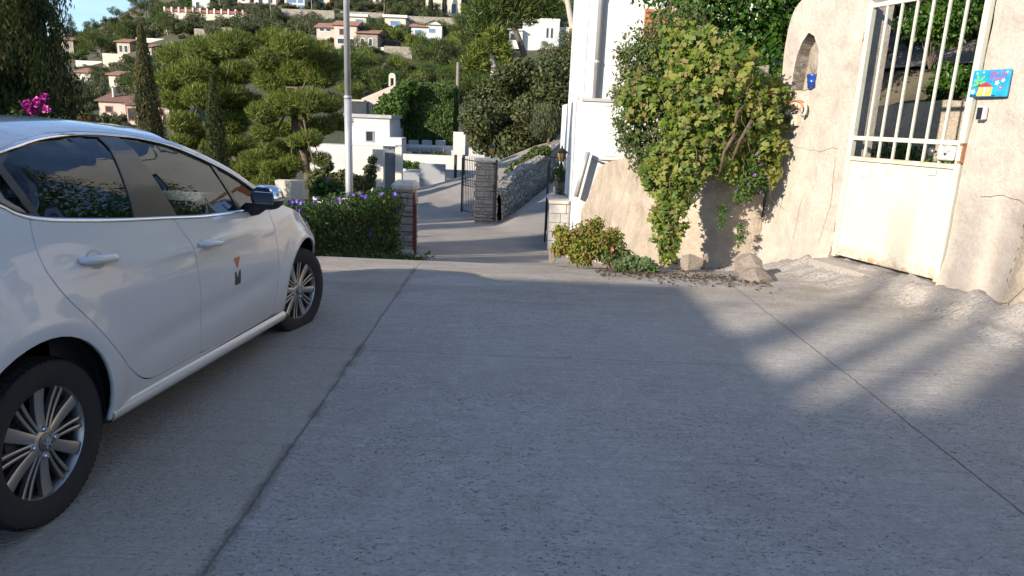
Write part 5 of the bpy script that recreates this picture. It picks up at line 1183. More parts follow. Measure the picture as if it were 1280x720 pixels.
child_world(hs_.obj('hedge_shade_core', L_DARK), hedge)
P_ = np.array([(x+rnd.uniform(-.22, .26), y+rnd.uniform(-.25, .1), rnd.choice((ztop(y)+.03, ztop(y)+.02, rnd.uniform(hills(x, y)+.1, ztop(y))))) for x, y in [hp[rnd.randrange(len(hp)-18)] for _ in range(60)]])
flowers('flowers', P_, .034, F_VIO, hedge)
gp_ = np.array([(x+.33+rnd.gauss(0, .1), y-.1+rnd.gauss(0, .1), float(hills(x+.3, y))+.03) for x, y in hp[:40]]+[( -1.45+rnd.gauss(0, .15), 10.2+rnd.gauss(0, .2), -.60) for _ in range(8)])
t = thing('verge_weeds', 'low strip of weeds along the foot of the flowering hedge', 'weeds', (-2.0, 8.8, -.3)); t['kind'] = 'stuff'
child_world(shaped_foliage('foliage', gp_, np.full((len(gp_), 3), .12), 3800, .04, L_HEDGE, 'oval', .2, (.1, -.3, .9)), t)
# neighbouring green behind the hedge
def cypress(label, x, y, zb, h, r, n, brown=False, group=None, seed=0, mat=None):
    t = thing('cypress', label, 'cypress', (x, y, zb), group=group); k = RNG.random(n)**.8; zz = .12+k*h*.97
    prof = r*np.minimum(1, .5+2.4*k)*(1-k**2.2)**.8+.02
    a = RNG.random(n)*2*np.pi; lump = vnoise(np.stack([np.cos(a)*1.6+seed, np.sin(a)*1.6, zz*.9], 1), 1.7, 3)
    rr = prof*(1+.55*lump)*(.82+.2*RNG.random(n)); P = np.stack([np.cos(a)*rr, np.sin(a)*rr, zz], 1); D = np.stack([np.cos(a), np.sin(a), a*0+.2], 1)
    rn = RNG.normal(size=P.shape); s = .6+.8*RNG.random(n); sc = max(.55, r)
    V, F = leaves(P, D*.32+np.array([0, 0, 1.])+rn*.28, D+rn*.45, .085*s*sc**.5, .030*s*sc**.5)
    link('foliage', npmesh('foliage', V, F, mat or L_CYP), None, t)
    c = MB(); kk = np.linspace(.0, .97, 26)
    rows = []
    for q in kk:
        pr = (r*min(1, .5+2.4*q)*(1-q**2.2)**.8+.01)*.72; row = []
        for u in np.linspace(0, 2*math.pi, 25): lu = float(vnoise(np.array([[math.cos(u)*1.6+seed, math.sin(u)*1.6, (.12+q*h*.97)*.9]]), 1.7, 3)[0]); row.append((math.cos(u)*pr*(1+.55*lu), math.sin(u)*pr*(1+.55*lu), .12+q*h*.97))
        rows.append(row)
    c.grid(rows); c.obj('shade_core', L_DARK, t, True); MB().tube([(0, 0, -.4), (0, 0, h*.5)], [r*.14+.03, .03], 8).obj('trunk', M_BARK, t); return t
cg = 'cypresses on the left'
cypress('huge dark cypress at the left edge behind the white car', -10.3, 14.2, -2.2, 9.2, 1.45, 60000, group=cg, seed=1)
L_CYB = leafmat('dry_cypress_leaf', [(.04, .055, .018), (.07, .085, .03), (.12, .11, .045), (.17, .11, .055)], .7, .15)
p = at(186, 160, 19); cypress('slim browning cypress standing alone left of the big pine', p.x, 19, -3.0, at(172, 25, 19).z+3.0, .5, 16000, group=cg, seed=3, mat=L_CYB)
p = at(270, 190, 15.5); cypress('short dark slim cypress in front of the big pine', p.x, 15.5, -2.6, at(258, 92, 15.5).z+2.6, .36, 11000, group=cg, seed=5)
bg_ = thing('bougainvillea', 'magenta flowering bougainvillea in front of the huge cypress', 'shrub', tuple(at(45, 175, 11.5)))
bc, br = cl([(30, 158, 26, 11.5, 1), (60, 160, 22, 11.5, 1), (85, 165, 18, 11.5, 1), (50, 142, 12, 11.4, 1)]); child_world(shaped_foliage('foliage', bc, br, 1500, .06, L_HEDGE, 'oval'), bg_)
fc, fr_ = cl([(34, 131, 8, 11.3), (47, 128, 8, 11.3), (57, 120, 5, 11.3), (42, 136, 8, 11.3), (58, 137, 5, 11.3)]); P_, _ = blob_points(fc, fr_, 120, .3); flowers('flowers', P_, .04, F_MAG, bg_)
def blob_tree(name, label, cat, px, Y, n, L, W, mat, mode, base, trunk=None, group=None, bark=None, jit=0, q=1.0, shell=.45, tw=.12, core=0):
    """px: (x, y, r) crown masses at distance Y; trunk: line of (x, y) points"""
    c = []; r = []
    for a in px:
        Yk = Y+(rnd.uniform(-jit, jit)); p = at(a[0], a[1], Yk); R = a[2]/CF*Yk; c.append(tuple(p)); r.append((R*1.1, R*q, R*(.66 if core else .9)))
    c = np.array(c); r = np.array(r); b = at(*base, Y); b.z = min(b.z, gz(b.x, Y)+.1) if Y > 40 else b.z
    t = thing(name, label, cat, tuple(b), group=group)
    me = foliage(c, r, n, L, W, mat, 'crown', mode, shell); child_world(link('crown', me), t)
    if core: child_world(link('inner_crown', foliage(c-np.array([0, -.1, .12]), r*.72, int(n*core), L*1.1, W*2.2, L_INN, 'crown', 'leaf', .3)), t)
    tm = MB(); tp = [tuple(b+Vector((0, 0, -.3)))]+[tuple(at(x, y, Y)) for x, y in (trunk or [])]; top = Vector(tp[-1]) if len(tp) > 1 else b+Vector((0, 0, .5))
    if len(tp) < 2: tp.append(tuple(top))
    tm.tube(tp, [tw*(1-.45*i/max(1, len(tp)-1)) for i in range(len(tp))], 9)
    for i in range(len(c)):
        if i % 2 == 0 or len(c) < 9:
            s_ = Vector(tp[rnd.randrange(max(1, len(tp)-2), len(tp))]) if len(tp) > 2 else top; e_ = Vector(c[i]); m_ = s_.lerp(e_, .55)+Vector((0, 0, -.08*(e_-s_).length)); tm.tube([tuple(s_), tuple(m_), tuple(e_)], [tw*.30, tw*.20, tw*.07], 6)
    child_world(tm.obj('trunk', bark or M_BARK, None, True), t); return t
pxA = [(225, 70, 24), (258, 62, 25), (292, 55, 26), (216, 98, 20), (243, 90, 24), (274, 86, 24), (222, 124, 22), (252, 120, 24), (228, 152, 20), (282, 118, 26), (298, 90, 22), (244, 170, 24), (288, 152, 24), (300, 182, 22), (272, 185, 20), (310, 130, 22), (225, 180, 16), (305, 215, 18), (285, 210, 16)]
pxB = [(345, 50, 22), (366, 56, 24), (392, 66, 25), (336, 74, 22), (345, 100, 26), (372, 90, 24), (402, 94, 22), (415, 78, 16), (358, 128, 24), (388, 126, 22), (410, 128, 18), (424, 152, 15), (378, 152, 16), (404, 156, 16), (330, 140, 20), (345, 186, 20), (370, 196, 20), (352, 214, 18), (320, 200, 20), (332, 228, 16), (400, 198, 13), (330, 165, 16), (396, 218, 10), (372, 176, 14), (388, 172, 15), (352, 160, 15), (364, 205, 15), (338, 210, 14)]
pxA = [(a_, b_, c_*1.04) for a_, b_, c_ in pxA]; pxB = [(a_, b_, c_*1.05) for a_, b_, c_ in pxB]
blob_tree('umbrella_pine', 'broad bright green pine left of centre behind the short cypress', 'pine tree', pxA, 26, 62000, .17, .017, L_PINE, 'needle', (300, 260), [(300, 225), (290, 170), (275, 120), (262, 90)], 'big garden pines', jit=1.5, tw=.13, shell=.6, core=.42)
blob_tree('umbrella_pine', 'broad bright green pine with a dark forked trunk left of the lamp post', 'pine tree', pxB, 24, 66000, .16, .016, L_PINE, 'needle', (386, 252), [(385, 225), (381, 195), (372, 168), (366, 140), (372, 110)], 'big garden pines', jit=1.4, tw=.15, shell=.6, core=.42)
blob_tree('garden_shrub', 'bright leafy shrub between the pine trunk and the lamp post', 'shrub', [(405, 232, 12), (418, 236, 10), (398, 240, 9), (428, 240, 8)], 13, 1400, .09, .06, L_GLOSS, 'leaf', (410, 255))
blob_tree('garden_shrub', 'dark spreading shrubs in front of the long white wall', 'shrub', [(400, 222, 12), (415, 226, 12), (430, 222, 12), (444, 228, 12), (422, 238, 12), (448, 242, 9), (408, 208, 9), (392, 232, 10)], 21, 5200, .10, .06, L_OAK, 'leaf', (420, 256))
blob_tree('garden_shrub', 'dark climber on the grey gateway behind the lamp post', 'shrub', [(463, 212, 8), (458, 228, 11), (450, 240, 12), (466, 200, 6), (462, 220, 8), (440, 244, 9), (454, 234, 9)], 24, 2600, .12, .08, L_OAK, 'leaf', (461, 250))
oak = [(600, 150, 26), (625, 120, 30), (655, 105, 30), (640, 150, 30), (610, 175, 24), (640, 180, 26), (670, 140, 28), (690, 120, 26), (672, 172, 22), (597, 128, 18), (700, 150, 20), (655, 90, 20), (690, 92, 22), (632, 98, 18)]
blob_tree('evergreen_oak', 'large dark rounded evergreen oak behind the middle stone pillar', 'tree', oak, 36, 26000, .20, .10, L_OAK, 'leaf', (640, 205), [(642, 190), (645, 150)], jit=1.5, tw=.22, q=.8)
blob_tree('olive_tree', 'silvery olive tree in front of the dark oak next to the white house', 'olive tree', [(683, 145, 18), (690, 158, 16), (676, 160, 14), (696, 145, 12)], 31, 5000, .16, .035, L_OLIV, 'up', (686, 185), [(686, 165)], tw=.1)
blob_tree('olive_tree', 'taller thin olive tree touching the edge of the white house', 'olive tree', [(705, 75, 20), (690, 70, 18), (720, 60, 20), (715, 90, 18), (698, 88, 14), (725, 80, 14), (712, 48, 14)], 38, 7000, .18, .045, L_OAK, 'leaf', (714, 140), [(717, 120), (712, 95)], tw=.16)
for px, py, r_, lab in ((660, 203, 12, 'small round bush highest on the bank above the ramp wall'), (648, 212, 14, 'dark green bush in the middle of the bank above the ramp wall'), (672, 192, 10, 'reddish bush beside the top of the ramp wall')):
    blob_tree('bank_bush', lab, 'bush', [(px, py, r_), (px+9, py-3, r_*.8), (px-8, py+4, r_*.7)], 27, 2000, .12, .06, L_OAK if r_ > 11 else L_FINE, 'leaf', (px, py+12))
t_ = blob_tree('grass_tuft', 'bright green grass tuft behind the middle stone pillar', 'grass', [(640, 226, 9), (650, 228, 8), (632, 228, 7)], 24, 1800, .22, .02, L_LAN, 'up', (642, 236))

# ------------------------------------------------------------ the valley: near buildings
def wpt(px, py, Y): return at(px, py, Y)
def bldg(name, label, cat, px0, px1, pyt, pyb, Y, depth, wall, roof=None, wins=(), rk='flat', roofh=.25, yaw=0, parts=(), group=None, over=.0, winmat=None):
    """a block whose front spans px0..px1 and stands pyt..pyb high where it is seen"""
    a = at(px0, pyb, Y); b = at(px1, pyb, Y); top = at((px0+px1)/2, pyt, Y).z; W = b.x-a.x; H = top-min(a.z, b.z)
    t = thing(name, label, cat, (a.x, Y, min(a.z, b.z)), yaw, group)
    MB().box((0, 0, -2.5), (W, depth, H)).obj('wall', wall, t)
    o_ = over
    if rk == 'flat':
        if roof: MB().box((-o_, -o_, H), (W+o_, depth+o_, H+roofh)).obj('roof', roof, t)
    elif rk in ('gable', 'hip'):
        i_ = min(W, depth)*.45 if rk == 'hip' else 0; m = MB()
        m.add([(-o_, -o_, H), (W+o_, -o_, H), (W+o_, depth+o_, H), (-o_, depth+o_, H), (-o_+i_, depth/2, H+roofh), (W+o_-i_, depth/2, H+roofh), (-o_, -o_, H-.12), (W+o_, -o_, H-.12), (W+o_, depth+o_, H-.12), (-o_, depth+o_, H-.12)], [(0, 1, 5, 4), (1, 2, 5), (2, 3, 4, 5), (3, 0, 4), (6, 9, 8, 7), (0, 6, 7, 1), (1, 7, 8, 2), (2, 8, 9, 3), (3, 9, 6, 0)]); m.obj('roof', roof, t)
    elif rk == 'front_gable':
        m = MB(); m.add([(-o_, -o_, H), (W/2, -o_, H+roofh), (W+o_, -o_, H), (-o_, depth, H), (W/2, depth, H+roofh), (W+o_, depth, H)], [(0, 1, 4, 3), (1, 2, 5, 4), (0, 3, 5, 2)]); m.add([(0, -.0, H), (W, 0, H), (W/2, 0, H+roofh-.05)], [(0, 1, 2)]); m.obj('roof', roof, t)
    elif rk == 'mono':
        m = MB(); m.add([(-o_, -o_, H), (W+o_, -o_, H+roofh), (W+o_, depth, H+roofh), (-o_, depth, H), (-o_, -o_, H-.0-.01), (W+o_, -o_, H-.01), (W+o_, depth, H-.01), (-o_, depth, H-.01)], [(0, 1, 2, 3), (4, 5, 1, 0), (5, 6, 2, 1), (6, 7, 3, 2)]); m.obj('roof', roof, t)
    for wn_ in wins:
        fx, fz, fw, fh = wn_[:4]; x0, x1, z0, z1 = (fx-fw/2)*W, (fx+fw/2)*W, (fz-fh/2)*H, (fz+fh/2)*H; e = min(.12, (x1-x0)*.16)
        fm = MB()
        for a_, b_ in (((x0-e, z0-e), (x1+e, z0)), ((x0-e, z1), (x1+e, z1+e)), ((x0-e, z0), (x0, z1)), ((x1, z0), (x1+e, z1))): fm.box((a_[0], -.05, a_[1]), (b_[0], .03, b_[1]))
        w_ = fm.obj('window', wn_[4] if len(wn_) > 4 else M_WH, t); MB().box((x0, -.012, z0), (x1, .0, z1)).obj('pane', winmat or M_GLZ, w_)
    return t, W, H
def M_col(nm, c, **k): return plain(nm, c, .9, .12, .8, .4, .03, **k)
TILE = plain('roof_tile', (.31, .155, .10), .9, .35, 2.5, .8, .05); TILB = plain('brown_roof_tile', (.20, .10, .07), .9, .35, 2.5, .8, .05)
PINK = M_col('pink_render', (.55, .44, .37)); CREAM = M_col('cream_render', (.58, .52, .42)); PALE = M_col('pale_render', (.62, .58, .52)); ORNG = M_col('orange_render', (.50, .39, .27)); STONE = plain('rubble_stone', (.34, .30, .24), .95, .4, 1.6, 1, .15); WHT = M_col('white_house_render', (.58, .565, .53)); GREY = M_col('grey_render', (.30, .31, .32)); SHUT = plain('red_shutter', (.32, .08, .06), .7)
t, W, H = bldg('small_tower_building', 'white flat-roofed building with one small square window beyond the pine', 'building', 432, 487, 147, 188, 40, 5, WHT, plain('grey_coping', (.38, .37, .36), .8), [(.55, .45, .145, .27, GREY)], 'flat', .18, over=.12)
t, W, H = bldg('white_garden_wall', 'long plain white wall below the small tower building', 'wall', 388, 494, 182, 245, 38.5, 1.4, WHT)
t, W, H = bldg('cream_outbuilding', 'low cream wall behind the pine trunk next to the car', 'wall', 345, 380, 226, 262, 22, .4, CREAM)
t, W, H = bldg('concrete_canopy', 'thin pale concrete canopy slab sticking out of the small tower building', 'canopy', 477, 502, 172, 176, 39.2, 1.6, PALE)
gwy = thing('grey_gateway', 'tall grey gateway panels with a dark door beyond the hedge', 'gateway', tuple(at(466, 250, 28)))
def gpan(px0, px1, pt, pb, Y, d, m, nm):
    a = at(px0, pb, Y); b = at(px1, pt, Y); child_world(MB().box((a.x, Y, a.z-.3), (b.x, Y+d, b.z)).obj(nm, m), gwy)
gpan(466, 479, 187, 248, 27.6, .35, PALE, 'side_panel'); gpan(479, 494, 183, 244, 28.2, .08, plain('slate_door', (.16, .18, .19), .6, .3, 3), 'door'); gpan(494, 502, 182, 244, 27.9, .35, PALE, 'door_post')
# pool terrace walls
for px0, px1, pt, pb, Y, d, m_, lab in ((488, 600, 194, 212, 37.0, .35, WHT, 'long low white terrace wall nearest the road gate'), (487, 566, 181, 188, 43, .3, PALE, 'pale parapet at the foot of the tall clipped hedge'), (566, 581, 165, 198, 42, .5, WHT, 'white upright slab between the clipped hedge and the oak'), (581, 606, 183, 198, 42.2, .35, WHT, 'short low white wall right of the upright slab'),
    (487, 512, 190, 200, 41, 1, PALE, 'pale planter block behind the low terrace wall'), (524, 556, 205, 232, 30.5, .25, GREY, 'grey planter wall on the shaded forecourt'), (502, 525, 216, 222, 33.5, 2.5, GREY, 'flat grey step on the shaded forecourt'), (556, 600, 213, 232, 34, .25, GREY, 'long grey wall behind the open iron gate')):
    bldg('terrace_wall', lab, 'wall', px0, px1, pt, pb, Y, d, m_)
for k, px in enumerate((493, 509, 526, 543)):
    a = at(px, 184, 42.6); t = thing('sun_lounger', 'grey cushioned seat in the row on the pool terrace below the clipped hedge', 'seat', tuple(a), group='seats on the pool terrace')
    MB().box((0, 0, -.3), (.62, .5, .0), None, .05).obj('cushion', plain('grey_cushion', (.33, .34, .35), .9), t); MB().box((0, .42, -.1), (.62, .55, .42), None, .05).obj('backrest', plain('grey_cushion', (.33, .34, .35), .9), t)
for px, py, lab in ((500, 205, 'small round bush nearest the grey gateway'), (520, 208, 'small clump of bushes in the middle of the white terrace wall'), (545, 196, 'dry reddish bush on top of the white terrace wall'), (538, 214, 'upright green bush in front of the white terrace wall')):
    blob_tree('terrace_bush', lab, 'bush', [(px, py, 7), (px+9, py+1, 6), (px-7, py+2, 5)], 36 if py > 200 else 38.5, 1300, .14, .07, L_LAN if px != 545 else L_FINE, 'leaf', (px, py+10))
for px in (569, 579): 
    p = at(px, 222, 33); bo = MB().tube([(0, 0, -.3), (0, 0, 1.0)], [.07, .07], 12).lathe([(.07, 1.0), (.05, 1.06), (.001, 1.07)], 12).obj('bollard', M_IRON, None, True); bo.location = p; tag(bo, ('left' if px == 569 else 'right')+' one of the two dark bollards beyond the open iron gate', 'bollard', 'dark bollards')
# tall clipped hedge
a = at(489, 182, 45); b = at(567, 110, 45); W = b.x-a.x; H = b.z-a.z
th = thing('clipped_hedge', 'tall square clipped green hedge above the pool terrace', 'hedge', (a.x, 45, a.z-.8))
n_ = 26000; P_ = np.c_[RNG.random(n_)*W, -RNG.random(n_)*.25, RNG.random(n_)*(H+.8)]; f_ = RNG.random(n_); P_[f_ > .75, 1] = RNG.random((f_ > .75).sum())*3; P_[f_ > .75, 2] = H+.8+RNG.normal(size=(f_ > .75).sum())*.12; m_ = f_ > .92; P_[m_, 2] = RNG.random(m_.sum())*(H+.8); P_[m_, 0] = W
P_ += vnoise(P_, .9, 3)[:, None]*np.array([.12, .45, .2]); P_[:, 2] -= .5*sst(.35, 0, P_[:, 0]/W)*(P_[:, 2] > H*.6)
V, F = leaves(P_, RNG.normal(size=P_.shape)*.5+np.array([0, 0, -.8]), np.array([0, -1, .4])+RNG.normal(size=P_.shape)*.6, .20*(.6+.8*RNG.random(n_)), .12*(.6+.8*RNG.random(n_)))
link('foliage', npmesh('foliage', V, F, L_HEDGE), None, th); MB().box((.15, .25, -.5), (W-.15, 3, H+.5)).obj('shade_core', L_DARK, th)
blob_tree('yellowish_shrub', 'loose yellow-green shrub against the left end of the tall clipped hedge', 'shrub', [(477, 140, 12), (486, 128, 12), (492, 150, 14), (500, 118, 12), (512, 106, 9), (470, 150, 8), (498, 135, 14)], 44, 4500, .26, .12, L_LAN, 'leaf', (487, 180))
# pink gable with a small bell arch
t, W, H = bldg('pink_gabled_house', 'pink house with a sloping roof and a small bell arch behind the small tower building', 'house', 452, 494, 124, 150, 60, 6, PINK, PINK, [(.86, .75, .05, .10)], 'mono', 1.25)
o = MB(); A = np.linspace(0, math.pi, 9); bx = W*.90
o.box((bx-.28, .1, H+1.1), (bx-.14, .4, H+1.75)); o.box((bx+.14, .1, H+1.1), (bx+.28, .4, H+1.75)); o.prism([(bx-.28, H+1.75), (bx+.28, H+1.75), (bx+.26, H+2.0), (bx+.12, H+2.15), (bx-.12, H+2.15), (bx-.26, H+2.0)], -.4, -.1, Matrix(((1, 0, 0, 0), (0, 0, -1, 0), (0, 1, 0, 0), (0, 0, 0, 1)))); o.obj('bell_arch', CREAM, t)
MB().box((-.9, -.8, H-1.7), (.6, .3, H-.2)).obj('porch', M_GLZ, t); MB().box((-1.0, -.9, H-.25), (.4, .4, H-.12)).obj('porch_roof', CREAM, t)

# ------------------------------------------------------------ the hillside: houses
HB = []      # picture areas kept clear of hillside trees
def hill_house(name, label, cat, px0, px1, pt, pb, roof=None, wall=PALE, wins=(), rk='flat', rh=.5, over=.4, dep=7, clear=True, pbase=None, **k):
    h = on_hill((px0+px1)/2, pbase or pb); Y = (h.y if h else 230)
    if clear: HB.append((px0-2, px1+2, pt-4, pb-1, Y))
    return bldg(name, label, cat, px0, px1, pt, pb, Y, dep, wall, roof, wins, rk, rh*Y/150, 0, over=over*(.6+Y/300), **k)
hh = hill_house
r, W, H = hh('pink_villa', 'left wing of the low pink villa with a brown tiled roof and a chimney', 'house', 125, 158, 126, 149, TILB, PINK, [(.38, .55, .22, .26, SHUT)], 'gable', 1.6)
MB().box((W*.3, 1.5, H), (W*.36, 2.2, H+1.7)).obj('chimney', CREAM, r)
hh('pink_villa', 'right wing of the low pink villa beside the browning cypress', 'house', 160, 213, 131, 158, TILB, PINK, [(.78, .7, .16, .22, SHUT), (.12, .55, .16, .5, SHUT), (.85, .2, .14, .16)], 'gable', 1.7)
hh('small_cream_house', 'small cream house with an orange roof above the pink villa', 'house', 97, 114, 90, 104, TILE, CREAM, [(.5, .45, .28, .3)], 'gable', 1.0)
hh('small_cream_house', 'half hidden cream house with an orange roof, right of the small cream house', 'house', 137, 150, 93, 110, TILE, CREAM, [(.6, .5, .25, .3)], 'gable', .9)
hh('orange_house', 'orange house with a loggia among trees behind the browning cypress', 'house', 147, 163, 52, 68, TILE, ORNG, [(.3, .45, .25, .5), (.7, .45, .25, .5)], 'gable', .8)
hh('orange_house', 'yellow-orange house right of the browning cypress', 'house', 181, 190, 58, 70, TILE, ORNG, [(.5, .5, .4, .4)], 'gable', .7)
hh('stone_house', 'grey stone house with a low tiled roof below the dark fir', 'house', 78, 93, 50, 70, TILB, STONE, [(.5, .5, .2, .2)], 'gable', .8)
for px0, px1, pt, pb, m_, lab in ((95, 128, 76, 83, PALE, 'pale terrace wall left of the browning cypress, lower one'), (129, 156, 67, 82, CREAM, 'tall cream terrace wall left of the browning cypress'), (170, 218, 48, 52, PALE, 'thin pale terrace wall right of the browning cypress'), (243, 262, 36, 45, STONE, 'old stone terrace wall with a dark arch'), (262, 290, 34, 42, STONE, 'old stone terrace wall under the olive trees'),
    (352, 418, 12, 24, STONE, 'high stone terrace wall under the glass fronted villa'), (505, 572, 21, 36, STONE, 'rough stone terrace wall under the columned villa'), (460, 500, 59, 64, CREAM, 'cream terrace wall below the terracotta roofed villa'), (318, 330, 30, 36, PALE, 'small pale shed wall among the olive trees'), (395, 440, 64, 69, PALE, 'pale wall below the terracotta roofed villa'), (480, 515, 58, 70, STONE, 'rocky stone terrace below the white double house'), (425, 480, 15, 20, STONE, 'short stone terrace wall beside the flat grey house')):
    hh('terrace_wall', lab, 'wall', px0, px1, pt, pb, None, m_, dep=.8)
r, W, H = hh('white_villa', 'white villa at the top of the hill, leftmost one', 'house', 241, 263, -3, 13, TILE, WHT, [(.3, .4, .2, .5)], 'hip', 1.0)
r, W, H = hh('balustrade_terrace', 'long terrace with red railings and white posts on the hill crest', 'terrace', 206, 312, 17, 26, None, CREAM, dep=2)
for k in range(12):
    MB().box((W*k/12, -.25, H), (W*k/12+.4, .15, H+1.2)).obj('railing_post', WHT, r)
MB().box((0, -.1, H+.2), (W, .0, H+.8)).obj('railing', SHUT, r)
r, W, H = hh('glass_villa', 'modern villa with big blue windows at the top of the hill', 'house', 356, 381, -8, 12, PALE, CREAM, [(.35, .68, .5, .5), (.8, .68, .28, .5), (.8, .22, .28, .2)], winmat=M_GBL, dep=9)
r, W, H = hh('terracotta_villa', 'left part of the cream villa with terracotta roofs beside the lamp post', 'house', 396, 419, 34, 50, TILE, PINK, [(.3, .8, .25, .18), (.65, .8, .25, .18)], 'gable', 1.2)
r, W, H = hh('terracotta_villa', 'tall middle part of the cream villa with terracotta roofs behind the lamp post', 'house', 418, 446, 31, 62, TILE, PINK, [(.35, .72, .18, .2, SHUT), (.3, .35, .3, .2), (.75, .35, .25, .2)], 'gable', 1.2)
r, W, H = hh('terracotta_villa', 'shaded right part of the villa with terracotta roofs, right of the lamp post', 'house', 447, 472, 41, 62, TILE, STONE, [(.25, .45, .16, .4), (.65, .45, .16, .4)], 'gable', 1.0)
hh('grey_house', 'flat grey house with a blue window behind the terracotta roofed villa', 'house', 437, 458, 21, 34, PALE, CREAM, [(.6, .6, .5, .35)], winmat=M_GBL, dep=5)
hh('cream_cottage', 'small cream flat-roofed cottage above the white double house', 'house', 481, 507, 22, 36, PALE, CREAM, [(.5, .5, .45, .4, WHT)], winmat=M_GBL)
hh('white_double_house', 'left half of the white double house with a red tiled roof', 'house', 514, 532, 33, 52, TILE, WHT, [(.5, .62, .5, .3, WHT), (.5, .15, .3, .2)], 'gable', .9, winmat=M_GBL)
hh('white_double_house', 'right half of the white double house with a plain pitched roof', 'house', 532, 552, 31, 56, PALE, WHT, [(.4, .7, .4, .2, WHT), (.5, .25, .45, .2)], 'front_gable', .9, winmat=M_GBL)
r, W, H = hh('columned_villa', 'pale villa with cypress trees against its front at the top of the hill', 'house', 532, 576, -14, 20, TILE, CREAM, [(.55, .45, .1, .4), (.8, .3, .12, .35), (.3, .3, .08, .3)], dep=8)
for px, lab in ((539, 'left one of the two slim cypresses against the columned villa'), (556, 'right one of the two slim cypresses against the columned villa')):
    h = on_hill(px, 22); cypress(lab, h.x, h.y-1.5, h.z-.5, 8.5, .95, 1300, group='cypresses by the columned villa', seed=px)
r, W, H = hh('modern_white_house', 'modern white house with two narrow slit windows above the oak', 'house', 652, 698, 26, 62, PALE, WHT, [(.68, .60, .05, .32, GREY), (.80, .60, .05, .32, GREY)], dep=8, over=.05)
MB().box((-3, -1.2, H*.0), (0.1, 3, H*.62)).obj('side_wing', WHT, r); MB().box((-2.6, -1.25, H*.30), (-.5, -1.21, H*.50)).obj('wing_window', M_GLZ, r); MB().box((-3.4, -1.6, H*.62), (.2, 3, H*.67)).obj('wing_roof', WHT, r); MB().box((W+.02, 1.5, 0), (W+3, 7, H*.85)).obj('rear_wing', PALE, r)
hh('hilltop_house', 'pale hilltop house right of the leftmost white villa', 'house', 297, 312, -6, 4, TILE, WHT, [(.5, .5, .3, .4)], 'hip', .8)
hh('hilltop_house', 'pale hilltop house with a dark doorway above the olive trees', 'house', 318, 345, -6, 8, TILE, PALE, [(.3, .5, .2, .5), (.75, .5, .2, .3)], 'gable', .8)
hh('hilltop_house', 'cream hilltop house above the glass fronted villa, right side', 'house', 392, 412, -8, 6, PALE, CREAM, [(.5, .5, .3, .4)])
hh('roadside_house', 'pale low house with a window near the right end of the pines', 'house', 466, 477, -6, 6, TILE, PALE, [(.5, .5, .3, .4)])
# poles on the hill
for px, pt, pb, lab in ((183, 1, 22, 'dark utility pole on the skyline'), (275, -10, 16, 'tall thin pole on the crest, leftmost of three'), (339, -10, 30, 'tall thin pole on the crest, middle of three'), (390, -10, 22, 'tall thin pole on the crest, rightmost of three')):
    h = on_hill(px, pb) or at(px, pb, 240); t = thing('utility_pole', lab, 'pole', tuple(h)); hh_ = at(px, pt, h.y).z-h.z
    MB().tube([(0, 0, -.5), (0, 0, hh_)], [.16, .10], 8).obj('post', M_BARKG if px > 200 else M_IRON, t); MB().box((-.6, -.06, hh_-.7), (.6, .06, hh_-.55)).obj('crossarm', M_IRON, t)
h = at(572, 112, 52); t = thing('utility_pole', 'grey utility pole with an arm standing above the clipped hedge', 'pole', tuple(h)); zt = at(572, 78, 52).z-h.z
MB().tube([(0, 0, -6), (0, 0, zt)], [.15, .11], 10).obj('post', M_BARKG, t); MB().box((-.05, -.05, zt-.25), (.45, .05, zt-.15)).obj('crossarm', M_IRON, t)
t = thing('street_lamp', 'thin curved street lamp on the skyline beside the utility pole', 'lamp', tuple(on_hill(191, 22) or at(191, 22, 230))); MB().tube([(0, 0, -.5), (0, 0, 4.5), (-.2, 0, 5), (-1.0, 0, 5.1)], .07, 7).obj('post', M_IRON, t); MB().box((-1.6, -.15, 5.05), (-.9, .15, 5.2)).obj('lamp_head', M_GALV, t)

# ------------------------------------------------------------ hillside trees
def proto_tree(kind):
    t = thing(kind[0], None, None, (0, 0, -500)); s = kind[1]; n = kind[2]; mat = kind[3]; mode = kind[4]
    k = kind[5]; c = []; r = []
    for i in range(k):
        a = rnd.uniform(0, 6.28); d = rnd.random()**.5
        if mode == 'needle': c.append((math.cos(a)*d*.75, math.sin(a)*d*.75, 1.0+rnd.uniform(-.35, .45)-(.3*d))); q = rnd.uniform(.28, .42); r.append((q, q, q*.62))
        elif kind[0] == 'fir_tree': z = .25+1.9*i/k; rr = (1-(z-.25)/2.0)*.55; c.append((math.cos(i*2.4)*rr*.6, math.sin(i*2.4)*rr*.6, z)); q = rr*.55+.08; r.append((q, q, q*.5))
        else: c.append((math.cos(a)*d*.62, math.sin(a)*d*.62, .62+rnd.uniform(-.28, .34)-.15*d)); q = rnd.uniform(.30, .46); r.append((q, q, q*.85))
    c = np.array(c)*s; r = np.array(r)*s
    me = foliage(c, r, n, kind[6], kind[7], mat, 'crown', mode, .5); me.name = 'crown'
    link('crown', me, None, t); b = MB(); b.tube([(0, 0, -.25*s), (.04*s, 0, .3*s), (0, 0, .7*s)], [.06*s, .045*s, .03*s], 7)
    for i in range(0, k, 2): b.tube([(.02*s, 0, .35*s), tuple(Vector(c[i])*.7), tuple(c[i])], [.03*s, .018*s, .008*s], 5)
    link('trunk', npmesh('trunk', b.v, b.f, M_BARKG), None, t); return t
L_AUT = leafmat('rust_leaf', [(.16, .06, .02), (.22, .10, .03), (.14, .11, .03)], .7, .2)
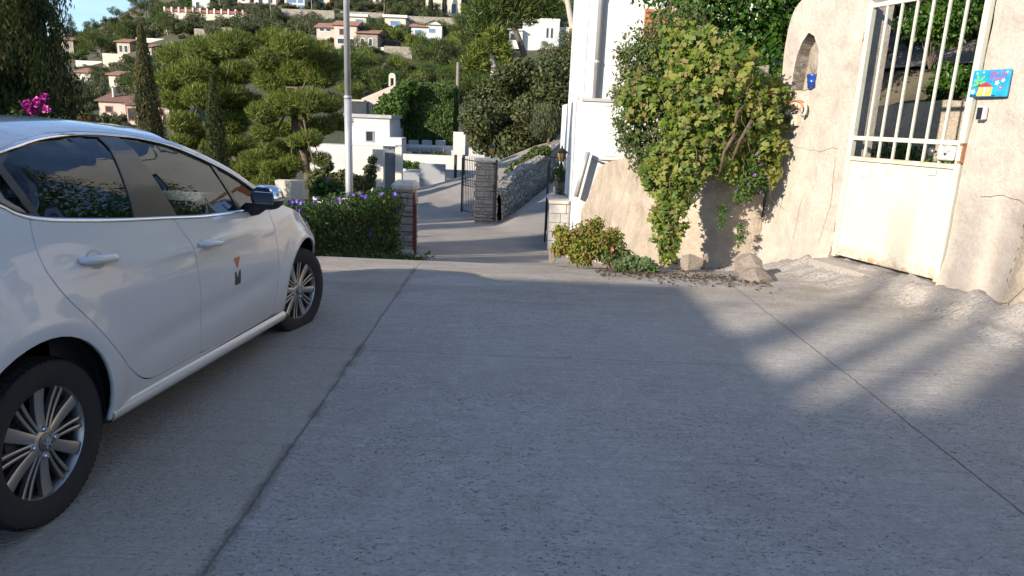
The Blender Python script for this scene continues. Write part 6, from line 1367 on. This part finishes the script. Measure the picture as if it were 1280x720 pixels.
KINDS = {'olive': ('olive_tree', 3.2, 2600, L_OLIV, 'leaf', 11, .34, .17), 'oak': ('evergreen_tree', 3.8, 3000, L_OAK, 'leaf', 12, .38, .2), 'pine': ('pine_tree', 5.0, 3600, L_PIND, 'needle', 16, .75, .09), 'pineb': ('pine_tree', 4.6, 3600, L_PINE, 'needle', 14, .70, .09), 'bush': ('bush', 1.7, 1300, L_OAK, 'leaf', 6, .28, .14), 'dry': ('bush', 1.6, 900, L_AUT, 'leaf', 5, .26, .13), 'lime': ('evergreen_tree', 3.2, 2400, L_LAN, 'leaf', 9, .36, .18)}
PRO = {k: [proto_tree(v) for _ in range(2)] for k, v in KINDS.items()}; USED = set()
LAB = {'olive': ('round grey-green olive tree among the terraces of the far hillside', 'olive tree', 'olive trees on the hillside'), 'oak': ('dark green rounded tree on the far hillside', 'tree', 'dark trees on the hillside'), 'pine': ('dark green pine in the wood across the valley', 'pine tree', 'dark pines across the valley'), 'pineb': ('bright green pine in the wood across the valley', 'pine tree', 'bright pines across the valley'), 'bush': ('low dark bush on the far hillside', 'bush', 'bushes on the hillside'), 'dry': ('rust coloured bush on the far hillside', 'bush', 'rusty bushes on the hillside'), 'lime': ('yellow-green broadleaved tree on the far hillside', 'tree', 'yellow-green trees on the hillside')}
NT = 0
def plant(kind, x, y, s, lab=None):
    global NT
    v = rnd.randrange(2); p = PRO[kind][v]
    if (kind, v) not in USED: USED.add((kind, v)); o = p
    else: o = copy_tree(p)
    o.location = (x, y, gz(x, y)-.1); o.rotation_euler = (0, 0, rnd.uniform(0, 6.28)); s2 = s*rnd.uniform(.9, 1.1); o.scale = (s, s, s2)
    l_, c_, g_ = LAB[kind]; tag(o, lab or l_, c_, None if lab else g_); NT += 1; return o
def blocked(x, y, s, hgt):
    z = gz(x, y); d = y/CF
    px, py = proj((x, y, z)); t_ = py-hgt/d; w_ = hgt*.42/d
    if not (-60 < px < 760): return False
    for a, b, c, e, Yh in HB:
        if y < Yh+3 and px+w_ > a and px-w_ < b and py > c and t_ < e-(e-c)*.52 and px+w_*.6 > a and px-w_*.6 < b: return True
    return False
# woods on the near slopes, open olive terraces above
pts = []; tries = 0
while NT < 640 and tries < 14000:
    tries += 1
    x0_, x1_, y0_, y1_ = rnd.choices(((92, 215, 14, 158), (200, 350, -8, 52), (300, 440, -8, 44), (425, 590, -8, 75), (430, 610, 45, 135), (560, 735, -8, 62), (-40, 90, 30, 150)), (3, 3.4, 2.4, 3, 2.6, 1.6, .3))[0]
    px = rnd.uniform(x0_, x1_); py = rnd.uniform(y0_, y1_)
    h = on_hill(px, py, 52)
    if not h: continue
    x, y = h.x, h.y; u = x/y
    wood = (px > 430 and py > 48 and px < 640) or (px > 560 and py < 30)
    k = rnd.choices(('pine', 'pineb', 'oak', 'lime'), (5, 4, 2, .6))[0] if wood else rnd.choices(('olive', 'oak', 'pine', 'bush', 'dry', 'lime'), (5, 3.2, 1.2, 3, .35, .8))[0]
    s = rnd.uniform(.5, 1.05)*(1.0 if k not in ('bush', 'dry') else 1); R = KINDS[k][1]*s
    if any((x-a)**2+((y-b)*.8)**2 < (.40*(R+c))**2 for a, b, c in pts): continue
    if blocked(x, y, s, R*1.45): continue
    pts.append((x, y, R)); plant(k, x, y, s)
# low trees at the foot of the hillside buildings
for a_, b_, c_, e_, Yh in list(HB):
    if Yh > 330 or b_ > 640: continue
    for _ in range(max(1, int((b_-a_)/26))):
        px = rnd.uniform(a_+2, b_-2); h = on_hill(px, e_+rnd.uniform(2, 8)); k = rnd.choice(('bush', 'olive', 'bush', 'oak'))
        if h and h.y < Yh: plant(k, h.x, h.y, rnd.uniform(.45, .8)*(1 if k == 'bush' else .62))
for px, py in ((212, 34), (226, 38), (244, 34), (258, 40), (275, 36), (290, 40), (304, 36), (236, 44), (268, 46), (318, 42), (200, 30), (330, 34), (345, 32), (372, 34), (388, 30)):
    h = on_hill(px, py); 
    if h: plant(rnd.choice(('olive', 'oak', 'olive')), h.x, h.y, rnd.uniform(.7, 1.05))
# the unseen flank of the hill on the right
for _ in range(46):
    x = rnd.uniform(20, 150); y = rnd.uniform(25, 170)
    if x/y > .12: plant(rnd.choice(('oak', 'pine', 'olive')), x, y, rnd.uniform(.8, 1.4))
# singled-out trees
fp = on_hill(92, 62) or at(92, 52, 170)
ft = proto_tree(('fir_tree', 5.2, 3400, leafmat('fir_needle', [(.015, .03, .014), (.03, .05, .022), (.045, .065, .03)]), 'leaf', 34, .5, .12)); ft.location = (fp.x, fp.y, at(92, 50, fp.y).z-1.0); s_ = (at(92, 15, fp.y).z-at(92, 50, fp.y).z)/10.5; ft.scale = (s_*1.15,)*2+(s_,)
tag(ft, 'dark pointed fir standing against the sky on the left', 'fir tree')
blob_tree('stone_pine', 'large pine with a bare leaning dark trunk in front of the modern white house', 'pine tree', [(600, 12, 18), (625, 5, 22), (650, 8, 22), (675, 4, 20), (640, 25, 14), (612, 30, 16), (662, 22, 12), (598, 35, 14), (585, 50, 14), (690, 8, 16), (630, -12, 24), (665, -14, 22)], 58, 9000, .5, .07, L_PIND, 'needle', (659, 85), [(655, 68), (647, 45), (638, 25)], tw=.32)
blob_tree('stone_pine', 'pine with a twisted pale trunk left of the modern white house', 'pine tree', [(598, 62, 14), (612, 58, 13), (628, 62, 13), (604, 80, 12), (588, 78, 12), (634, 78, 10), (618, 45, 14)], 56, 5000, .45, .07, L_PINE, 'needle', (620, 92), [(617, 82), (612, 66), (611, 52)], bark=plain('pale_trunk', (.42, .36, .30), .9), tw=.3)
blob_tree('tall_tree', 'pale slim leaning trunk with its crown above the picture beside the white house', 'tree', [(700, -25, 20), (712, -30, 20), (690, -28, 16)], 54, 2500, .5, .08, L_PIND, 'needle', (719, 52), [(716, 35), (711, 10), (706, -20)], bark=plain('pale_trunk', (.42, .36, .30), .9), tw=.3)
for px, lab in ((480, 'tall pine with a bare trunk in the dark wood above the cream cottage, left one'), (505, 'tall pine with a bare trunk in the dark wood above the cream cottage, right one')):
    h = on_hill(px, 20); blob_tree('tall_pine', lab, 'pine tree', [(px-4, -6, 9), (px+5, -4, 9), (px, -14, 10)], h.y, 900, .9, .14, L_PIND, 'needle', (px, 20), [(px+1, 8), (px, -2)], tw=.3)

# ------------------------------------------------------------ the garden seen through the gate
def gloc(s_, d_, z_): q_ = GA+GD*s_-GN*d_; return (q_[0], q_[1], z_)
V, F = cdt([(-3.2, .0), (5, .0), (5, 2.0), (3.5, 1.92), (2, 2.0), (.5, 1.85), (-.8, 1.98), (-2, 1.9), (-3.2, 1.95)], [], .08)
def tw_(off): return lambda V: np.array([gloc(a, 2.22+off-(.05*vn if off == 0 else 0), b) for (a, b), vn in zip(V, vnoise(np.c_[V, V[:, :1]*0+9], 2.4, 3))])
P, faces = sheet_solid(V, F, tw_(0), 0, tw_(.25)); o = link('terrace_wall', npmesh('terrace_wall', P, faces, M_RW, True)); smooth_by_angle(o, 50); tag(o, 'low ochre terrace wall with plants above it, seen through the bars of the white gate', 'wall')
up = MB(); rows = []
for s_ in np.linspace(-9.0, 5, 27): rows.append([gloc(s_, d_, float(np.interp(d_, [3.6, 8], [2.4, 4.0]))+.09) for d_ in np.linspace(3.9, 7.6, 8)])
tag(up.grid(rows).obj('upper_road', plain('old_asphalt', (.16, .15, .14), .9, .15, 2, .5, .006)), kind='structure')
for k, (s_, d_, z_, r_, n_, lab) in enumerate(((-1.2, 1.9, 1.3, .40, 900, 'dark climbing plant at the left inside the white gate'), (-1.35, 2.9, 2.25, .30, 700, 'leafy plant above the terrace wall at the left behind the gate bars'), (-.75, 2.9, 2.3, .34, 800, 'light green plant above the terrace wall in the middle behind the gate bars'), (-.05, 2.8, 2.35, .42, 1100, 'tall green plant on the terrace at the right behind the gate bars'), (-.1, 2.0, 1.15, .36, 900, 'green plant at the foot of the terrace wall behind the gate lock'), (-.75, 1.9, .95, .28, 700, 'low plant at the foot of the terrace wall in the middle behind the gate'), (.45, 2.0, 1.5, .40, 1000, 'shrub inside the gate half hidden by its right post'), (-2.0, 3.2, 3.3, .55, 1300, 'dark tree foliage hanging at the upper left behind the gate bars'), (-.9, 3.4, 2.7, .30, 600, 'feathery plant at the edge of the upper road behind the gate bars'))):
    c0 = np.array(gloc(s_, d_, z_)); cs_ = np.array([c0+np.array([rnd.uniform(-.6, .6), rnd.uniform(-.5, .5), rnd.uniform(-.6, .7)])*r_ for _ in range(7)]); rs_ = np.full((7, 3), r_*.55)
    t = thing('garden_plant', lab, 'plant', gloc(s_, d_, z_-r_*1.5)); child_world(shaped_foliage('foliage', cs_, rs_, n_*2, .06 if k % 2 else .045, L_LAN if k in (2, 3, 4, 6) else L_GLOSS, 'oval'), t)
    sx = MB(); [sx.tube([tuple(t.location), tuple(c_)], [.012, .004], 5) for c_ in cs_]; child_world(sx.obj('stems', M_BARK), t)
# ------------------------------------------------------------ unseen houses and trees, added and shaped to shade the yard
def back_house(label, x0, x1, y0, y1, h, hh_):
    t = thing('shade_house', label, 'house', (x0, y0, 0)); W, D = x1-x0, y1-y0
    MB().box((.25, .25, -1), (W-.25, D-.25, h-.15)).obj('wall', CREAM, t); MB().add([(0, 0, h-.15), (W, 0, h-.15), (W, D, h-.15), (0, D, h-.15), (0, 0, h), (W, 0, h), (W, D, h), (0, D, h), (W*.3, D/2, h+hh_), (W*.7, D/2, h+hh_)], [(3, 2, 1, 0), (0, 1, 5, 4), (1, 2, 6, 5), (2, 3, 7, 6), (3, 0, 4, 7), (4, 5, 9, 8), (5, 6, 9), (6, 7, 8, 9), (7, 4, 8)]).obj('roof', TILE, t)
    for k in range(int(W/3)):
        w_ = MB().box((1.2+k*3, D-.27, h*.35), (2.2+k*3, D-.20, h*.72)).obj('window', SHUT, t); MB().box((1.3+k*3, D-.20, h*.38), (2.1+k*3, D-.19, h*.69)).obj('pane', M_GLZ, w_)
back_house('unseen cream house with a hipped tile roof added behind and left of the parked car', -26, -7.45, -12, -1.9, 4.8, .9)
back_house('unseen taller cream house with a tile roof added far behind the yard', -26, -11, -22, -14.5, 10.3, .3)
def back_tree(label, c_, n, L=.12):
    c_ = np.array(c_, float); b = c_[:, :3].mean(0); t = thing('shade_tree', label, 'tree', (b[0], b[1], 0)); rs_ = np.repeat(c_[:, 3:4], 3, 1)
    me = foliage(c_[:, :3], rs_, n, L, L*.55, L_OAK, 'crown', 'leaf', .15); child_world(link('crown', me), t)
    m_ = MB().tube([(b[0], b[1], 0), (b[0]+.1, b[1], b[2]*.5), (b[0], b[1], b[2]*.85)], [.22, .17, .10], 10)
    for q_ in c_: m_.tube([(b[0], b[1], b[2]*.75), tuple((q_[:3]+np.array([b[0], b[1], b[2]*.75]))/2), tuple(q_[:3])], [.07, .05, .02], 6)
    child_world(m_.obj('trunk', M_BARK, None, True), t)
for _k, (_px, _h, _r) in enumerate(((-21.2, 10.9, .30), (-20.6, 11.5, .24), (-20.1, 10.8, .24), (-19.65, 11.3, .14), (-15.65, 12.1, .14), (-19.2, 10.5, .17), (-18.75, 11.2, .20), (-18.3, 10.6, .15), (-17.85, 12.5, .22), (-17.35, 11.5, .18), (-16.9, 12.3, .15), (-16.4, 11.0, .20), (-15.95, 11.9, .16), (-15.35, 12.5, .27), (-14.85, 11.4, .18), (-14.4, 12.7, .17), (-13.9, 11.3, .24), (-13.4, 11.9, .18), (-12.9, 11.0, .2), (-12.3, 11.8, .2))):
    cypress('unseen slender upright evergreen in the row added far behind the yard', _px, -13.2+rnd.uniform(-.3, .3), 0, _h, _r*1.25, 2400, group='added slender evergreens behind the yard', seed=_k*2.3)  # unseen row, added to streak the sunlight on yard and wall
for x, y, h_, r_, lab in ((-9.4, 7.4, 8.0, .7, 'unseen dark cypress added left of the yard, nearest the hedge'), (-12.4, 8.8, 9.5, .75, 'unseen tall dark cypress added left of the yard beyond the hedge'), (-7.6, 5.6, 4.2, .6, 'unseen short cypress added left of the parked car'), (-11.5, 4.0, 9.0, 1.0, 'unseen tallest dark cypress added left of the parked car')):
    cypress(lab, x, y, float(hills(x, y)), h_, r_, 9000, group=cg, seed=x)  # unseen cypresses, added to throw shade bands on the lower road
for k, (x, y, s_) in enumerate(((-13.2, 9.6, 1.15), (-17.5, 6.2, 1.2), (-16.5, 12.5, 1.3))):  # out-of-view trees, added to shade the lower road
    o = copy_tree(PRO['oak'][k % 2]); o.location = (x, y, gz(x, y)); o.scale = (s_,)*3; tag(o, ('added dark round tree beyond the hedge, outside the picture on the left, middle one', 'added smaller dark round tree nearest the hedge, outside the picture on the left', 'unseen largest dark round tree added farthest left beyond the hedge')[k], 'tree')
    if 'group' in o: del o['group']
for k, (x, y, s_) in enumerate(((9.5, 3.5, 1.1), (12, -1, 1.3), (8.5, -4.5, 1.2), (14, 5, 1.3), (11, 8.5, .9), (9.5, 12.5, 1.2), (13, 11, 1.5), (16, 15, 1.6), (11.5, 17, 1.4))):  # trees added on the right to darken the car window reflections
    o = copy_tree(PRO['oak'][k % 2]); o.location = (x, y, gz(x, y)+(.6 if y < 0 else 2.2)); o.scale = (s_,)*3; tag(o, 'dark evergreen', 'tree'); o['label'] = ('added dark evergreen in the garden straight behind the white gate', 'added dark evergreen far inside the garden, right of the gate', 'added dark evergreen nearest the photographer on the right', 'added broad dark evergreen deepest in the garden behind the gate', 'added smaller dark evergreen in the garden behind the broadleaf tree', 'added dark evergreen just behind the white house corner', 'added large evergreen in the middle of the upper garden', 'added largest evergreen at the top of the upper garden', 'added evergreen behind the white house, uphill')[k]; o['group'] = None if False else ''
    if 'group' in o: del o['group']

for k in PRO:
    for v, p in enumerate(PRO[k]):
        if (k, v) not in USED:
            for ch in list(p.children): bpy.data.objects.remove(ch)
            bpy.data.objects.remove(p)
